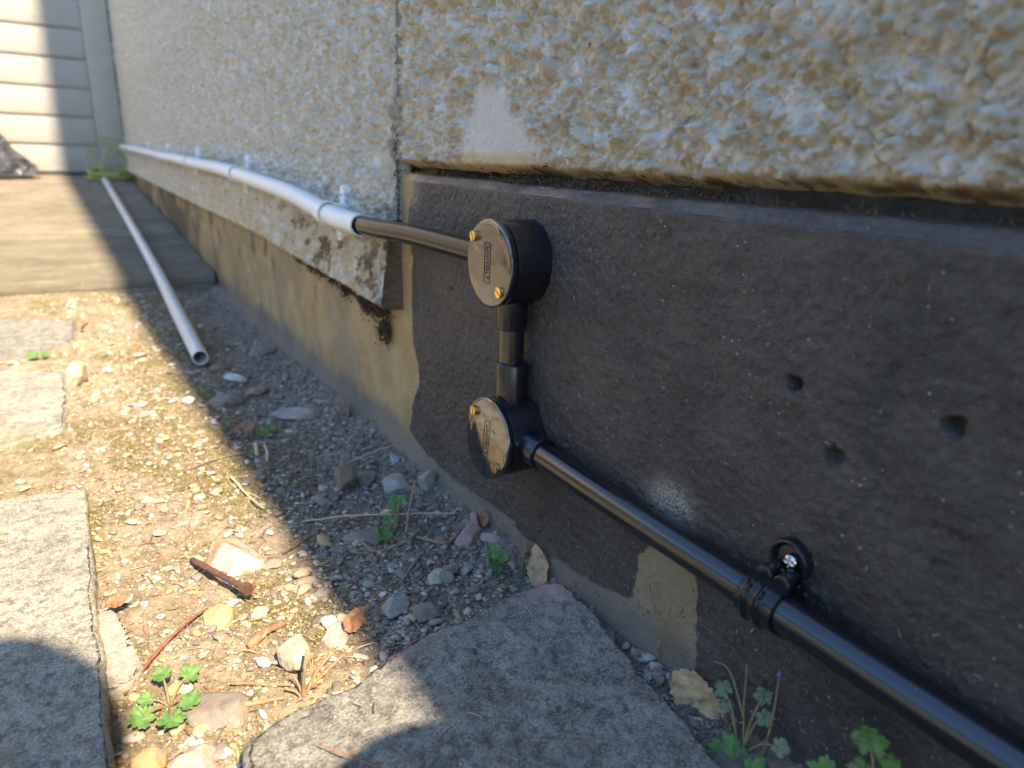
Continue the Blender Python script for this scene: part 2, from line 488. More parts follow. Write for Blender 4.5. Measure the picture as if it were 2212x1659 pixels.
# timber, cladding, bag, cable
t = NT('weathered_timber')
g = t.scale((9, 190, 190))
c = t.ramp(t.noise(1, 6, .65, g), [(.30, (.11, .088, .06)), (.50, (.25, .205, .14)), (.70, (.40, .34, .245))])
c = t.mix(t.ramp(t.noise(7, 5, .6), [(.46, 0.0), (.66, .75)]), c, (.15, .125, .085))
c = t.mix(t.ramp(t.noise(60, 5, .7), [(.56, 0.0), (.74, .6)]), c, (.46, .41, .32))
ob = t.n.new('ShaderNodeObjectInfo').outputs['Random']
c = t.mix(t.ramp(ob, [(0.0, 0.0), (1.0, .55)]), c, (.14, .12, .09))
M_TIMBER = t.done(c, .9, t.bump(t.noise(1, 6, .7, g), .006, .9), spec=.25)
t = NT('cream_embossed_cladding')
g = t.scale((12, 60, 170))
c = t.ramp(t.noise(1, 5, .6, g), [(.3, (.35, .315, .265)), (.7, (.44, .40, .34))])
M_CLAD = t.done(c, .55, t.bump(t.noise(1, 4, .6, g), .0035, .7), spec=.4)
t = NT('grey_frame_paint')
M_FRAME = t.done(t.ramp(t.noise(20, 4), [(.3, (.38, .335, .265)), (.7, (.44, .39, .31))]), .6)
t = NT('dark_rubber')
M_RUBBER = t.done(t.ramp(t.noise(40, 4), [(.3, (.03, .028, .026)), (.7, (.07, .063, .055))]), .8)
t = NT('silver_grey_bag_plastic')
M_BAG = t.done(t.ramp(t.noise(14, 3), [(.35, (.035, .037, .042)), (.7, (.11, .115, .125))]), .24, t.bump(t.noise(30, 3, .6, dist=1.2), .012, .9), ior=1.6)
t = NT('green_yellow_earth_cable')
M_CABLE = t.done(t.attr('col', True), .4)
t = NT('house_render_plain')
M_PLAINWALL = t.done(t.ramp(t.noise(30, 6, .6), [(.3, (.55, .47, .33)), (.7, (.66, .58, .44))]), .9, t.bump(t.voro(110), .006, .8))
t = NT('hedge_leaf'); M_HEDGE = t.done(t.ramp(t.noise(18, 3), [(.3, (.035, .07, .018)), (.7, (.085, .13, .035))]), .6)
t = NT('bark'); M_BARK = t.done(t.ramp(t.noise(60, 4), [(.3, (.08, .06, .04)), (.7, (.17, .13, .09))]), .9)
M_DEBRIS = plain('dry_moss_debris', (.045, .03, .018), (.16, .10, .05), .95)
# ------------------------------------------------------------------ the ground
def gz(x, y):
    """mean height of the soil"""
    a = np.interp(y, [-3, -.6, -.25, -.1, 0, .2, .55, .85, 1.4, 4], [-.06, -.036, -.042, -.052, -.060, -.064, -.071, -.070, -.064, -.064])
    b = -.060
    w = sstep(-.30, -.08, np.asarray(x, float))
    return b * (1 - w) + a * w

def axis_pts(a, b, d, lo, hi, g=1.06):
    mid = np.arange(a, b, d)
    up = [mid[-1]]; s = d
    while up[-1] < hi: s *= g; up.append(up[-1] + s)
    dn = [mid[0]]; s = d
    while dn[-1] > lo: s *= g; dn.append(dn[-1] - s)
    return np.concatenate([np.array(dn[1:])[::-1], mid, np.array(up[1:])])

gx = axis_pts(-.44, .012, .0024, -60, .4, 1.09)
gy = axis_pts(-.34, .95, .0028, -60, 60, 1.045)
X, Y = np.meshgrid(gx, gy, indexing='ij')
near = (1 - sstep(.6, 2.0, np.abs(X))) * (1 - sstep(1.5, 3, np.abs(Y)))
lump = fbm(X / .055, Y / .055, None, 4, 3) * .0065 + fbm(X / .011, Y / .011, None, 4, 5) * .0030 + fbm(X / .22, Y / .22, None, 2, 6) * .006
crumb = np.maximum(0, fbm(X / .006, Y / .006, None, 3, 9)) * .0036 + dash(X + 5, Y + 5, .012, 95) * .0022
Z = gz(X, Y) + (lump + crumb) * near
Z = Z + .010 * np.exp(-((X + .0) / .02) ** 2) * near * (Y > -.3)
moss = sstep(-.06, .26, fbm(X / .09, Y / .12, None, 3, 21) + .42 * np.exp(-((X + .23) / .10) ** 2) - .10) * (1 - sstep(-.12, -.05, X)) * sstep(-.12, .05, Y)
moss = np.clip(moss + sstep(.25, .5, fbm(X / .04, Y / .04, None, 3, 22)) * .6 * (X < -.1), 0, 1)
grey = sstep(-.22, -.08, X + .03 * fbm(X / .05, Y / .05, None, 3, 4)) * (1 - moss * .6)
ground = mesh_obj('ground', np.stack([X, Y, Z], -1).reshape(-1, 3), grid_faces(len(gx), len(gy)), M_SOIL,
                  attrs={'moss': moss.ravel(), 'grey': (grey * .85).ravel()})
tag(ground, 'bare stony soil with moss and grit beside the house wall', kind='structure')

def gsurf(x, y):
    """height of the built soil surface at points"""
    x = np.asarray(x, float); y = np.asarray(y, float)
    i = np.clip(np.searchsorted(gx, x) - 1, 0, len(gx) - 2); j = np.clip(np.searchsorted(gy, y) - 1, 0, len(gy) - 2)
    fx = (x - gx[i]) / (gx[i + 1] - gx[i]); fy = (y - gy[j]) / (gy[j + 1] - gy[j])
    return Z[i, j] * (1 - fx) * (1 - fy) + Z[i + 1, j] * fx * (1 - fy) + Z[i, j + 1] * (1 - fx) * fy + Z[i + 1, j + 1] * fx * fy

# ------------------------------------------------------------------ the house wall
house = empty('house_wall', (0, 0, 0))
tag(house, 'cream roughcast house wall with bellcast edge above black and tan painted plinth', 'wall')

# right-hand roughcast, above the black plinth
ys = axis_pts(-.52, .266, .0011, -1.6, .2665, 1.08); ys = ys[(ys >= -1.62) & (ys <= .2675)]
zz = np.concatenate([[0, .0012, .0026, .004, .0055, .007, .0085], np.arange(.0096, .20, .0011), np.arange(.20, .36, .0016)])     # height above the lip
Yg, Hg = np.meshgrid(ys, zz, indexing='ij')
lip = .2640 + .0016 * fbm(Yg / .02, Yg * 0, None, 4, 41) + .0022 * sstep(-.1, -.33, Yg)
Zg = lip + Hg
patch_poly = [(.104, .336), (.060, .326), (.034, .300), (.012, .2855), (.004, .255), (.142, .255), (.128, .288)]
def in_poly(y, z, poly):
    inside = np.zeros(np.shape(y), bool); n = len(poly)
    for i in range(n):
        y1, z1 = poly[i]; y2, z2 = poly[(i + 1) % n]
        cond = ((z1 > z) != (z2 > z)) & (y < (y2 - y1) * (z - z1) / (z2 - z1 + 1e-12) + y1)
        inside ^= cond
    return inside
def soft_poly(y, z, poly, w):
    s = 0
    for a, b in ((0, 0), (w, 0), (-w, 0), (0, w), (0, -w), (w, w), (-w, -w), (w, -w), (-w, w)):
        s = s + in_poly(y + a, z + b, poly)
    return s / 9.0
wy = Yg + .010 * fbm(Yg / .016, Zg / .016, None, 4, 8); wz = Zg + .010 * fbm(Yg / .016, Zg / .016, None, 4, 9)
smoothp = soft_poly(wy, wz, patch_poly, .0045)
wy2 = Yg + .003 * fbm(Yg / .01, Zg / .01, None, 3, 18); wz2 = Zg + .003 * fbm(Yg / .01, Zg / .01, None, 3, 19)
wy3 = Yg + .0022 * fbm(Yg / .005, Zg / .005, None, 3, 98); wz3 = Zg + .0022 * fbm(Yg / .005, Zg / .005, None, 3, 99)
h1 = lumps(wy3, wz3, .0096, 1, .62, .58); h2 = lumps(wy3 + 3.1, wz3 + 1.7, .0044, 2, .55, .55); h3 = fbm(Yg / .0026, Zg / .0026, None, 3, 12)
rdg = 1 - np.abs(fbm(wy2 / .0060, wz2 / .0060, None, 3, 91)) * 2.2
relief = (.0064 * h1 + .0030 * h2 + .0036 * dash(wy3, wz3, .0066, 5) + .0007 * h3 + .0010 * np.maximum(rdg, -.4) + .0024 * fbm(Yg / .014, Zg / .010, None, 3, 90) + .0005 * fbm(Yg / .0016, Zg / .0016, None, 2, 92) + .0016 * fbm(Yg / .03, Zg / .03, None, 2, 77)) * (1 - smoothp) + smoothp * (.0030 + .0006 * h3 + .0007 * fbm(Yg / .008, Zg / .008, None, 3, 94))
round_ = .014 * (1 - sstep(0, .0085, Hg) ** .7)
Xg = .0045 + round_ - relief * sstep(0, .009, Hg)
bulge = np.exp(-((Yg - .06) / .045) ** 2) * np.exp(-((Zg - .268) / .012) ** 2)
Xg = Xg - .004 * bulge
stain = np.clip(np.exp(-((Yg - .268) / .010) ** 2) * sstep(-.15, .35, fbm(Yg / .008, Zg / .02, None, 3, 51)) * (1 - sstep(.28, .37, Zg)) * .9
                + (1 - sstep(.002, .012, Hg + .004 * fbm(Yg / .008, Yg * 0, None, 3, 52))) * sstep(.05, .3, fbm(Yg / .012, Zg / .006, None, 3, 53)) * .9, 0, 1)
greyp = smoothp * sstep(.278, .287, Zg + .003 * fbm(Yg / .02, Zg / .02, None, 2, 3)) * .9
mesh_obj('roughcast_render', np.stack([Xg, Yg, Zg], -1).reshape(-1, 3), grid_faces(len(ys), len(zz), True), M_ROUGH, house, False,
         attrs={'stain': stain.ravel(), 'grey': greyp.ravel(), 'ochre': np.clip(.8 * (1 - sstep(.004, .016, Hg + .003 * fbm(Yg / .01, Zg / .01, None, 3, 96))) + .85 * smoothp * (1 - sstep(.276, .284, wz2)), 0, 1).ravel()})  # ochre along the bottom lip paints in warm light from below

# left-hand roughcast with its bellcast drip edge
ys = [.2678]; s = .0017
while ys[-1] < 3.58:
    ys.append(ys[-1] + s); s *= 1.0042
ys = np.array(ys)
prof = [(-.001, .012, 0), (-.0006, .004, 0), (-.0002, -.008, 0), (.0002, -.016, .2), (.0012, -.0205, .5), (.003, -.0222, .8)]   # (height, x, relief)
hs = np.concatenate([np.arange(.005, .40, .0017), np.arange(.40, .86, .004)])
H = np.concatenate([[p[0] for p in prof], hs])
xb = np.concatenate([[p[1] for p in prof], np.interp(hs, [.005, .046, .0966, .15, .9], [-.0222, -.0160, -.0085, .0005, .0030])])
am = np.concatenate([[p[2] for p in prof], np.ones(len(hs))])
Yg, Hg = np.meshgrid(ys, H, indexing='ij')
zb = np.interp(Yg, [.26, .4, .58, .83, 2, 3.05, 3.6], [.1085, .1155, .121, .1305, .140, .150, .154])
Zg = zb + Hg
Xb = np.broadcast_to(xb, Yg.shape); Am = np.broadcast_to(am, Yg.shape)
wy3 = Yg + .002 * fbm(Yg / .005, Zg / .005, None, 3, 98); wz3 = Zg + .002 * fbm(Yg / .005, Zg / .005, None, 3, 99)
h1 = lumps(wy3, wz3, .0082, 11, .62, .58); h2 = lumps(wy3 + 2.2, wz3, .0042, 12, .55, .55); h3 = fbm(Yg / .003, Zg / .003, None, 3, 14)
lowc = 1 - sstep(.05, .10, Hg)
rdg = 1 - np.abs(fbm(Yg / .0060, Zg / .0060, None, 3, 93)) * 2.2
relief = (.0056 * h1 + .0028 * h2 + .0036 * dash(wy3, wz3, .0062, 6) + .0009 * h3 + .0012 * np.maximum(rdg, -.4) + .0016 * fbm(Yg / .014, Zg / .010, None, 3, 90)) * (1 - .25 * lowc) + .0015 * fbm(Yg / .05, Zg / .05, None, 2, 15)
Xg = Xb - relief * Am
Xg = Xg + .004 * sstep(.004, 0, Yg - .2678) * sstep(-.2, .6, fbm(Zg / .006, Zg * 0, None, 2, 61))
stain = np.clip(np.exp(-((Yg - .272) / .012) ** 2) * sstep(-.15, .35, fbm(Yg / .008, Zg / .02, None, 3, 54)) * (1 - sstep(.28, .37, Zg)) * .9
                + .9 * sstep(.12, .40, fbm(Yg / .022, Zg / .022, None, 4, 55, .65)) * (1 - sstep(.05, .09, Hg)) * (1 - sstep(.55, .8, Yg))
                + .45 * sstep(.15, .5, fbm(Yg / .02, Zg / .012, None, 4, 57)) * (1 - sstep(.02, .10, np.abs(Hg - .10))), 0, 1)
greyb = np.clip(.35 * sstep(.1, .5, fbm(Yg / .02, Zg / .02, None, 4, 58)) * lowc + .20 * (1 - lowc) + .2 * sstep(.8, 2.4, Yg), 0, 1)
V = np.stack([Xg, Yg, Zg], -1)
endc = V[:1].copy(); endc[..., 0] = .012; endc[..., 1] -= .0004                     # square end of the render coat
endf = V[:1].copy(); endf[..., 1] -= .0003; endf[..., 0] = np.minimum(xb - .004, .012) - .0012 * fbm(H / .004, H * 0, None, 3, 62)
V = np.concatenate([endc, endf, V], 0)
ochre = np.clip(lowc * (.45 + .8 * fbm(Yg / .03, Zg / .03, None, 4, 97)), 0, .8); ochre = np.concatenate([ochre[:1] * 0, ochre[:1] * 0, ochre], 0)
stain = np.concatenate([stain[:1] * 0 + np.where(H < .10, 1, .3), stain[:1] * 0 + np.where(H < .10, 1, .2), stain], 0); greyb = np.concatenate([greyb[:1] * 0, greyb[:1] * 0, greyb], 0)
mesh_obj('bellcast_render', V.reshape(-1, 3), grid_faces(V.shape[0], V.shape[1], True), M_ROUGH, house, False,
         attrs={'stain': stain.ravel(), 'grey': greyb.ravel(), 'ochre': ochre.ravel()})

# plinth
ys = axis_pts(-.60, .30, .0014, -1.62, 3.58, 1.018); ys = ys[(ys > -1.65) & (ys < 3.6)]
zz = np.concatenate([np.arange(-.11, .2445, .0014), np.array([.246, .2475, .249, .2505, .252, .2535, .255, 0.2565, .2575, .2580, .2760])])  # last row carries black up behind the lip, painting the gap's shade
Yg, Zg = np.meshgrid(ys, zz, indexing='ij')
y0 = .008 + .052 * sstep(.20, .248, Zg) + .003 * fbm(Zg / .03, Zg * 0, None, 3, 31)
proud = sstep(y0 + .004, y0 - .003, Yg) * (.55 + .45 * sstep(.02, .08, Zg))
Xg = -.0072 * proud
Xg = Xg + .0022 * fbm(Yg / .09, Zg / .06, None, 3, 32) + .0007 * fbm(Yg / .016, Zg / .016, None, 3, 33)
top = sstep(.243, .2585, Zg)
ledge = .0062 * np.clip((Zg - .2500) / .0080, 0, 1)
Xg = Xg + ledge * (.65 + .35 * proud) + (Zg > .2576) * .02
gb = gz(0 * Yg - .01, Yg)
Xg = Xg - .011 * np.exp(-np.clip(Zg - gb - .004, 0, 1) / .016) * (Yg < 1.3)
# paint coats
wy = Yg + .0035 * fbm(Yg / .014, Zg / .014, None, 4, 34); wz = Zg + .0035 * fbm(Yg / .014, Zg / .014, None, 4, 35)
ye = np.interp(wz, [-.05, -.0416, -.0324, -.0024, .0315, .0533, .0756, .1279, .1695, .212, .235, .26], [.15, .1947, .2473, .244, .2244, .2241, .2422, .2435, .2365, .2512, .240, .232])
zl = np.interp(wy, [-.2200, -.2157, -.2043, -.1941, -.1692, -.1514, -.1500, -.1081, -.0337, .0354, .1178, .1947, .25], [-.2, -.033, .0267, .0413, .0387, .0186, -.0190, -.0288, -.0395, -.0364, -.043, -.0416, -.034])
black = sstep(.0008, -.0008, wy - ye) * sstep(-.0012, .0012, wz - zl)
stip = fbm(Yg / .0040, Zg / .0036, None, 3, 36)
Xg = Xg - black * (.0007 + 0.0011 * stip * (1 - .9 * sstep(.246, .25, Zg))) - (1 - black) * .0002 * stip
def bell(y, z, cy, cz, ry, rz): return np.exp(-(((y - cy) / ry) ** 2 + ((z - cz) / rz) ** 2))
ny = .0018 * fbm(Yg / .0045, Zg / .0045, None, 3, 37)
for cy, cz, rr, dp in ((-.2518, .1718, .0042, .013), (-.2800, .1425, .0050, .006), (-.3293, .1756, .0052, .010), (.1464, .1531, .0022, .006)):
    d = np.hypot(Yg - cy + ny, Zg - cz + ny)
    Xg = Xg + dp * (1 - sstep(rr * .70, rr * 1.0, d)) + .0010 * (1 - sstep(rr, rr * 1.8, d)) * (fbm(Yg / .005, Zg / .005, None, 2, 45) > .1)
for y1, z1, y2, z2, wd, dp in ((-.300, .19, -.304, .135, .0035, .0014), (-.304, .135, -.292, .11, .003, .0012), (-.30, .192, -.335, .197, .003, .0010), (-.345, .25, -.338, .22, .0022, .001)):
    L = math.hypot(y2 - y1, z2 - z1); tt = np.clip(((Yg - y1) * (y2 - y1) + (Zg - z1) * (z2 - z1)) / L ** 2, 0, 1)
    d = np.hypot(Yg - y1 - tt * (y2 - y1) + ny * 2, Zg - z1 - tt * (z2 - z1) + ny * 2)
    Xg = Xg + dp * np.exp(-(d / wd) ** 2)
worn = np.clip(bell(Yg, Zg, -.1765, .069, .017, .012) * 1.6 + .8 * bell(Yg, Zg, .238, .238, .016, .022) + .5 * bell(Yg, Zg, .246, .16, .006, .06), 0, 1)
dust = np.clip(bell(Yg, Zg, .03, .232, .10, .022) * 1.2 + .8 * bell(Yg, Zg, -.05, .215, .08, .05) + .22, 0, 1)
stain = np.clip(sstep(.10, .45, fbm(Yg / .05, Zg / .06, None, 4, 38)) * sstep(.02, .09, Zg) * sstep(.26, .30, Yg) * .9
                + 1.2 * bell(Yg, Zg, .315, .085, .010, .035) * sstep(-.3, .2, fbm(Yg / .01, Zg / .01, None, 3, 39))
                + sstep(.9, 1.5, Yg) * sstep(-.2, .35, fbm(Yg / .12, Zg / .2, None, 4, 40)), 0, 1)
greyp = np.clip(.62 * sstep(.22, .15, Yg) * (1 - sstep(.03, .07, Zg)) + (1 - sstep(-.045, -.012, Zg + .012 * fbm(Yg / .05, Zg / .05, None, 3, 42))) * .85
                + .45 * sstep(.05, .4, fbm(Yg / .08, Zg / .10, None, 3, 43)) * sstep(.28, .4, Yg), 0, 1)
mesh_obj('plinth', np.stack([Xg, Yg, Zg], -1).reshape(-1, 3), grid_faces(len(ys), len(zz), True), M_PLINTH, house,
         attrs={'black': black.ravel(), 'worn': worn.ravel(), 'dust': dust.ravel(), 'stain': stain.ravel(), 'grey': greyp.ravel(), 'smoothed': (sstep(.2488, .2505, Zg) * (.6 + .4 * sstep(-.3, .4, fbm(Yg / .03, Zg / .01, None, 3, 44)))).ravel()})
PLY, PLZ, PLX = ys, zz, Xg

# the rest of the house: upper storey wall, and an unseen pier added behind the viewpoint to cast the long shadow edge
bm_obj('upper_wall', box_bm(.0, .3, -1.62, .267, .615, 7.4), M_PLAINWALL, house)
bm_obj('upper_wall', box_bm(-.003, .3, .268, 3.585, 1.0, 7.4), M_PLAINWALL, house)
bm_obj('wall_core', box_bm(.03, .299, -1.61, 3.58, -.12, 1.1), M_PLAINWALL, house)
bm_obj('shadow_pier', box_bm(-.124, .3, -1.82, -1.6201, -.12, 7.9), M_PLAINWALL, house)
bm_obj('end_wall', box_bm(.0, .3, -5.0, -1.8205, -.12, 7.4), M_PLAINWALL, house)

# dried moss clinging under the drip edge and lint caught on the ledge
def fibres(name, pts, lens, thick, mat, parent=None, kind='stuff', dirs=None, cols=None):
    Vs = []; Fs = []; n0 = 0
    for k, p in enumerate(pts):
        L = lens[k]; d = rng.normal(size=3) if dirs is None else dirs[k]; d = d / np.linalg.norm(d)
        bend = rng.normal(size=3) * .35 * L
        path = np.array([p - d * L / 2, p + bend * .3, p + d * L / 2])
        path = spline(path, 4)
        V, F = tube_arrays(path, np.array([.7, 1, 1, .5]) * thick * rng.uniform(.6, 1.3), 3, False)
        Vs.append(V); Fs += [[i + n0 for i in f] for f in F]; n0 += len(V)
    c = None if cols is None else np.repeat(cols, [len(v) for v in Vs], axis=0)
    o = mesh_obj(name, np.vstack(Vs), np.array(Fs), mat, parent, cols=c)
    o['kind'] = kind
    return o
pts = []; lens = []
for k in range(420):
    y = rng.choice([rng.normal(-.03, .04), rng.uniform(-.34, .26), rng.normal(-.13, .05), rng.normal(.03, .012)])
    pts.append(np.array([rng.uniform(-.006, .006), y, .259 + rng.exponential(.0022)])); lens.append(rng.uniform(.0018, .006))
fibres('ledge_debris', pts, lens, .0006, M_DEBRIS, house)
pts = []; lens = []
for k in range(2300):
    c = random.choice([(.55, .117), (.60, .118), (.66, .120), (.37, .098), (.38, .104), (.33, .112), (.36, .108), (.315, .10), (.312, .085), (.40, .112), (.31, .075), (.43, .114), (.45, .105), (.345, .100), (.50, .115)])
    pts.append(np.array([-.003 - abs(rng.normal(0, .003)), c[0] + rng.normal(0, .009), c[1] - abs(rng.normal(0, .007))])); lens.append(rng.uniform(.0015, .0035))
fibres('moss_clump', pts, lens, .0011, M_DEBRIS, house)
pts = []; lens = []
for k in range(150):
    pts.append(np.array([-.004, .269 + rng.normal(0, .004), .20 + rng.exponential(.04)])); lens.append(rng.uniform(.003, .010))
fibres('corner_debris', pts, lens, .0005, M_DEBRIS, house)
# pale grit and lint stuck to the black paint
def plinth_x(y, z):
    i = np.clip(np.searchsorted(PLY, y), 0, len(PLY) - 1); j = np.clip(np.searchsorted(PLZ, z), 0, len(PLZ) - 1)
    return PLX[i, j]
pts = []; lens = []; dirs = []; cc = []
for k in range(330):
    y = rng.uniform(-.38, .24); z = rng.choice([rng.uniform(-.02, .24), rng.uniform(-.03, .06)])
    d = rng.normal(size=3); d[0] *= .2
    pts.append(np.array([plinth_x(y, z) - .0005, y, z])); lens.append(rng.uniform(.0008, .0035) * rng.uniform(.6, 1.6)); dirs.append(d); cc.append(rng.choice([.55, .4, .3]) * np.array([1, .88, .7]))
for k in range(700):
    y = rng.uniform(-.40, .10); z = float(gz(-.01, y)) + abs(rng.normal(.03, .022))
    d = rng.normal(size=3); d[0] *= .2
    pts.append(np.array([plinth_x(y, z) - .0004, y, z])); lens.append(rng.uniform(.0010, .0045)); dirs.append(d); cc.append(random.choice([(.16, .09, .045), (.22, .14, .07), (.30, .22, .12), (.10, .06, .035)]))
fibres('paint_lint', pts, lens, .00024, M_PEB, house, dirs=dirs, cols=np.array(cc))

# ------------------------------------------------------------------ paving slabs
def slab(name, poly, ztop, thick, mat, label, seed, edge=.006, nz=260, rings=56, pink=None, relief=.0022, jag=.004):
    poly = np.asarray(poly, float)
    seg = np.linalg.norm(np.roll(poly, -1, 0) - poly, axis=1); cum = np.concatenate([[0], np.cumsum(seg)])
    tt = np.linspace(0, cum[-1], nz, endpoint=False)
    P = np.vstack([poly, poly[:1]])
    ox = np.interp(tt, cum, P[:, 0]); oy = np.interp(tt, cum, P[:, 1])
    k = 3
    for _ in range(k):                                    # knock the corners off
        ox = (np.roll(ox, 1) + 2 * ox + np.roll(ox, -1)) / 4; oy = (np.roll(oy, 1) + 2 * oy + np.roll(oy, -1)) / 4
    cx, cy = poly.mean(0)
    out = np.stack([ox - cx, oy - cy], 1); ln = np.linalg.norm(out, axis=1)[:, None]; un = out / ln
    out = out + un * (jag * fbm(ox / .022, oy / .022, None, 4, seed))[:, None]
    fr = np.concatenate([np.linspace(0.002, .93, rings), [.955, .972]])
    VV = []
    mean_r = ln.mean()
    for s in fr: VV.append(np.c_[cx + out[:, 0] * s, cy + out[:, 1] * s, np.full(nz, ztop)])
    for a in np.linspace(0, math.pi / 2, 6):              # rounded arris
        ins = edge * (1 - math.sin(a)); dz = edge * (1 - math.cos(a))
        VV.append(np.c_[cx + out[:, 0] - un[:, 0] * ins, cy + out[:, 1] - un[:, 1] * ins, np.full(nz, ztop - dz)])
    for q in (.25, .5, .75, 1.0):
        VV.append(np.c_[cx + out[:, 0] + un[:, 0] * .001 * q, cy + out[:, 1] + un[:, 1] * .001 * q, np.full(nz, ztop - edge - q * (thick - edge))])
    V = np.stack(VV, 0)
    x, y = V[..., 0], V[..., 1]
    V[..., 2] += relief * fbm(x / .05, y / .05, None, 4, seed + 1) + .0007 * fbm(x / .006, y / .006, None, 3, seed + 2) - .0016 * sstep(.35, .6, fbm(x / .010, y / .010, None, 2, seed + 3))
    w = .0022 * fbm(V[-8:, :, 0] / .012, V[-8:, :, 1] / .012, V[-8:, :, 2] / .012, 4, seed + 4) * np.linspace(.1, 1, 8)[:, None]
    V[-8:, :, 0] += w * un[None, :, 0]; V[-8:, :, 1] += w * un[None, :, 1]
    pk = np.zeros(V.shape[:2])
    if pink is not None:
        for (px, py, r) in pink: pk = np.maximum(pk, np.exp(-((V[..., 0] - px) ** 2 + (V[..., 1] - py) ** 2) / r ** 2))
    nr = V.shape[0]
    F = grid_faces(nr, nz, False)
    wrapf = np.array([[i * nz + nz - 1, (i + 1) * nz + nz - 1, (i + 1) * nz, i * nz] for i in range(nr - 1)])
    F = np.vstack([F, wrapf])
    base = np.array([cx, cy, ztop - thick])
    o = mesh_obj(name, V.reshape(-1, 3) - base, F, mat, attrs={'pink': pk.ravel()})
    o.location = base
    me = o.data
    bm = bmesh.new(); bm.from_mesh(me); bmesh.ops.recalc_face_normals(bm, faces=bm.faces); bm.to_mesh(me); bm.free()
    return tag(o, label, 'slab', 'concrete paving slabs')
SLABS = [
    [(-.020, -.088), (-.034, -.078), (-.075, -.083), (-.118, -.092), (-.150, -.094), (-.172, -.105), (-.205, -.116), (-.250, -.119), (-.268, -.129), (-.276, -.150), (-.270, -.25), (-.262, -.42), (-.19, -.52), (-.06, -.50), (-.053, -.36), (-.047, -.272), (-.037, -.20), (-.023, -.115)],
    [(-.330, .285), (-.332, .07), (-.330, -.10), (-.333, -.33), (-.70, -.33), (-.70, .30), (-.41, .292)],
    [(-.342, .752), (-.340, .62), (-.345, .485), (-.38, .470), (-.41, .455), (-.72, .44), (-.72, .80), (-.42, .800)],
    [(-.318, 1.112), (-.322, .945), (-.362, .90), (-.39, .845), (-.74, .83), (-.74, 1.19), (-.44, 1.185)],
]
slab('paving_slab', SLABS[0], -.034, .045, M_SLAB, 'big grey slab with pinkish corner pointing at the black plinth', 101, .005, 420, 70, [(-.03, -.088, .022), (-.165, -.098, .012)])
slab('paving_slab', SLABS[1], -.044, .045, M_SLAB2, 'lichen speckled slab crossed by the round dark shadow at left', 111, .005, 1100, 60)
slab('paving_slab', SLABS[2], -.052, .045, M_SLAB2, 'middle slab of the left row, beside an upright cream stone', 121, .006, 300, 40)
slab('paving_slab', SLABS[3], -.052, .045, M_SLAB, 'farthest slab of the left row, nearest the wooden ramp', 131, .006, 300, 40)
# mortar lump against the near left slab
mo = slab('mortar_fillet', [(-.331, .065), (-.322, .055), (-.312, .015), (-.309, -.012), (-.318, -.028), (-.331, -.032), (-.335, .01)], -.049, .03, M_MORTAR, 'crumbly mortar lump stuck along the edge of the speckled slab', 141, .004, 160, 14, None, .003, .004)
tag(mo, cat='mortar'); del mo['group']

# ------------------------------------------------------------------ ramp and garage front
ramp = empty('wooden_ramp', (-.6, 1.42, -.06))
tag(ramp, 'weathered grooved timber ramp rising to the cream garage front', 'ramp')
RS = (.125 + .022) / (3.585 - 1.42); RA = math.atan(RS); NB = 16; BW = (3.585 - 1.42) / math.cos(RA) / NB
def plank_mesh(seed):
    n = 22; xs = np.linspace(-1.0, .594, 150)
    gr = []
    for k in range(6 * n + 1):
        v = k / (6 * n); ph = (v * 7) % 1.0
        gr.append((v * (BW - .010), -.0035 * (1 - sstep(.10, .22, np.array(abs(ph - .5)))) if .04 < v < .96 else 0.0))
    gr = np.array(gr); G, XX = np.meshgrid(np.arange(len(gr)), xs, indexing='ij')
    yy = gr[G, 0]; z = gr[G, 1] + .0022 * fbm(XX / .18, yy / .02, None, 4, seed) + .0012 * fbm(XX / .03, yy / .004, None, 3, seed + 1)
    edge = np.minimum(yy, BW - .010 - yy); z = z - .003 * (1 - sstep(0, .005, edge))
    V = np.stack([XX, yy, z], -1)
    lo1 = V[:1].copy(); lo1[..., 2] = -.026; lo2 = V[-1:].copy(); lo2[..., 2] = -.026
    V = np.concatenate([lo1, V, lo2], 0)
    return V.reshape(-1, 3), grid_faces(V.shape[0], V.shape[1], True)
pm = []
for sd_ in (0, 1, 2, 3):
    V, F = plank_mesh(200 + sd_ * 7)
    o = mesh_obj('plank', V, F, M_TIMBER, ramp); pm.append(o)
for k in range(NB):
    o = pm[k] if k < 4 else link(pm[(k * 3 + 1) % 4].copy(), ramp)
    d = k * BW
    o.location = (rng.uniform(-.004, 0), d * math.cos(RA), .038 + d * math.sin(RA) + rng.uniform(-.0015, .0015)); o.rotation_euler = (RA, rng.uniform(-.001, .001), 0)
bm = box_bm(-1.0, .59, .002, .03, -.02, .0105, .002)
bm_obj('front_bearer', bm, M_TIMBER, ramp)
for sx in (-.98, -.45, .10):
    bm = bmesh.new(); 
    vs_ = [bm.verts.new(Vector(p)) for p in [(sx, .04, -.03), (sx + .05, .04, -.03), (sx + .05, 2.15, -.03), (sx, 2.15, -.03), (sx, .04, .013), (sx + .05, .04, .013), (sx + .05, 2.15, .15), (sx, 2.15, .15)]]
    for f in ((3, 2, 1, 0), (4, 5, 6, 7), (0, 1, 5, 4), (1, 2, 6, 5), (2, 3, 7, 6), (3, 0, 4, 7)): bm.faces.new([vs_[i] for i in f])
    bm_obj('joist', bm, M_TIMBER, ramp)
def ramp_z(y): return -.022 + (y - 1.42) * RS

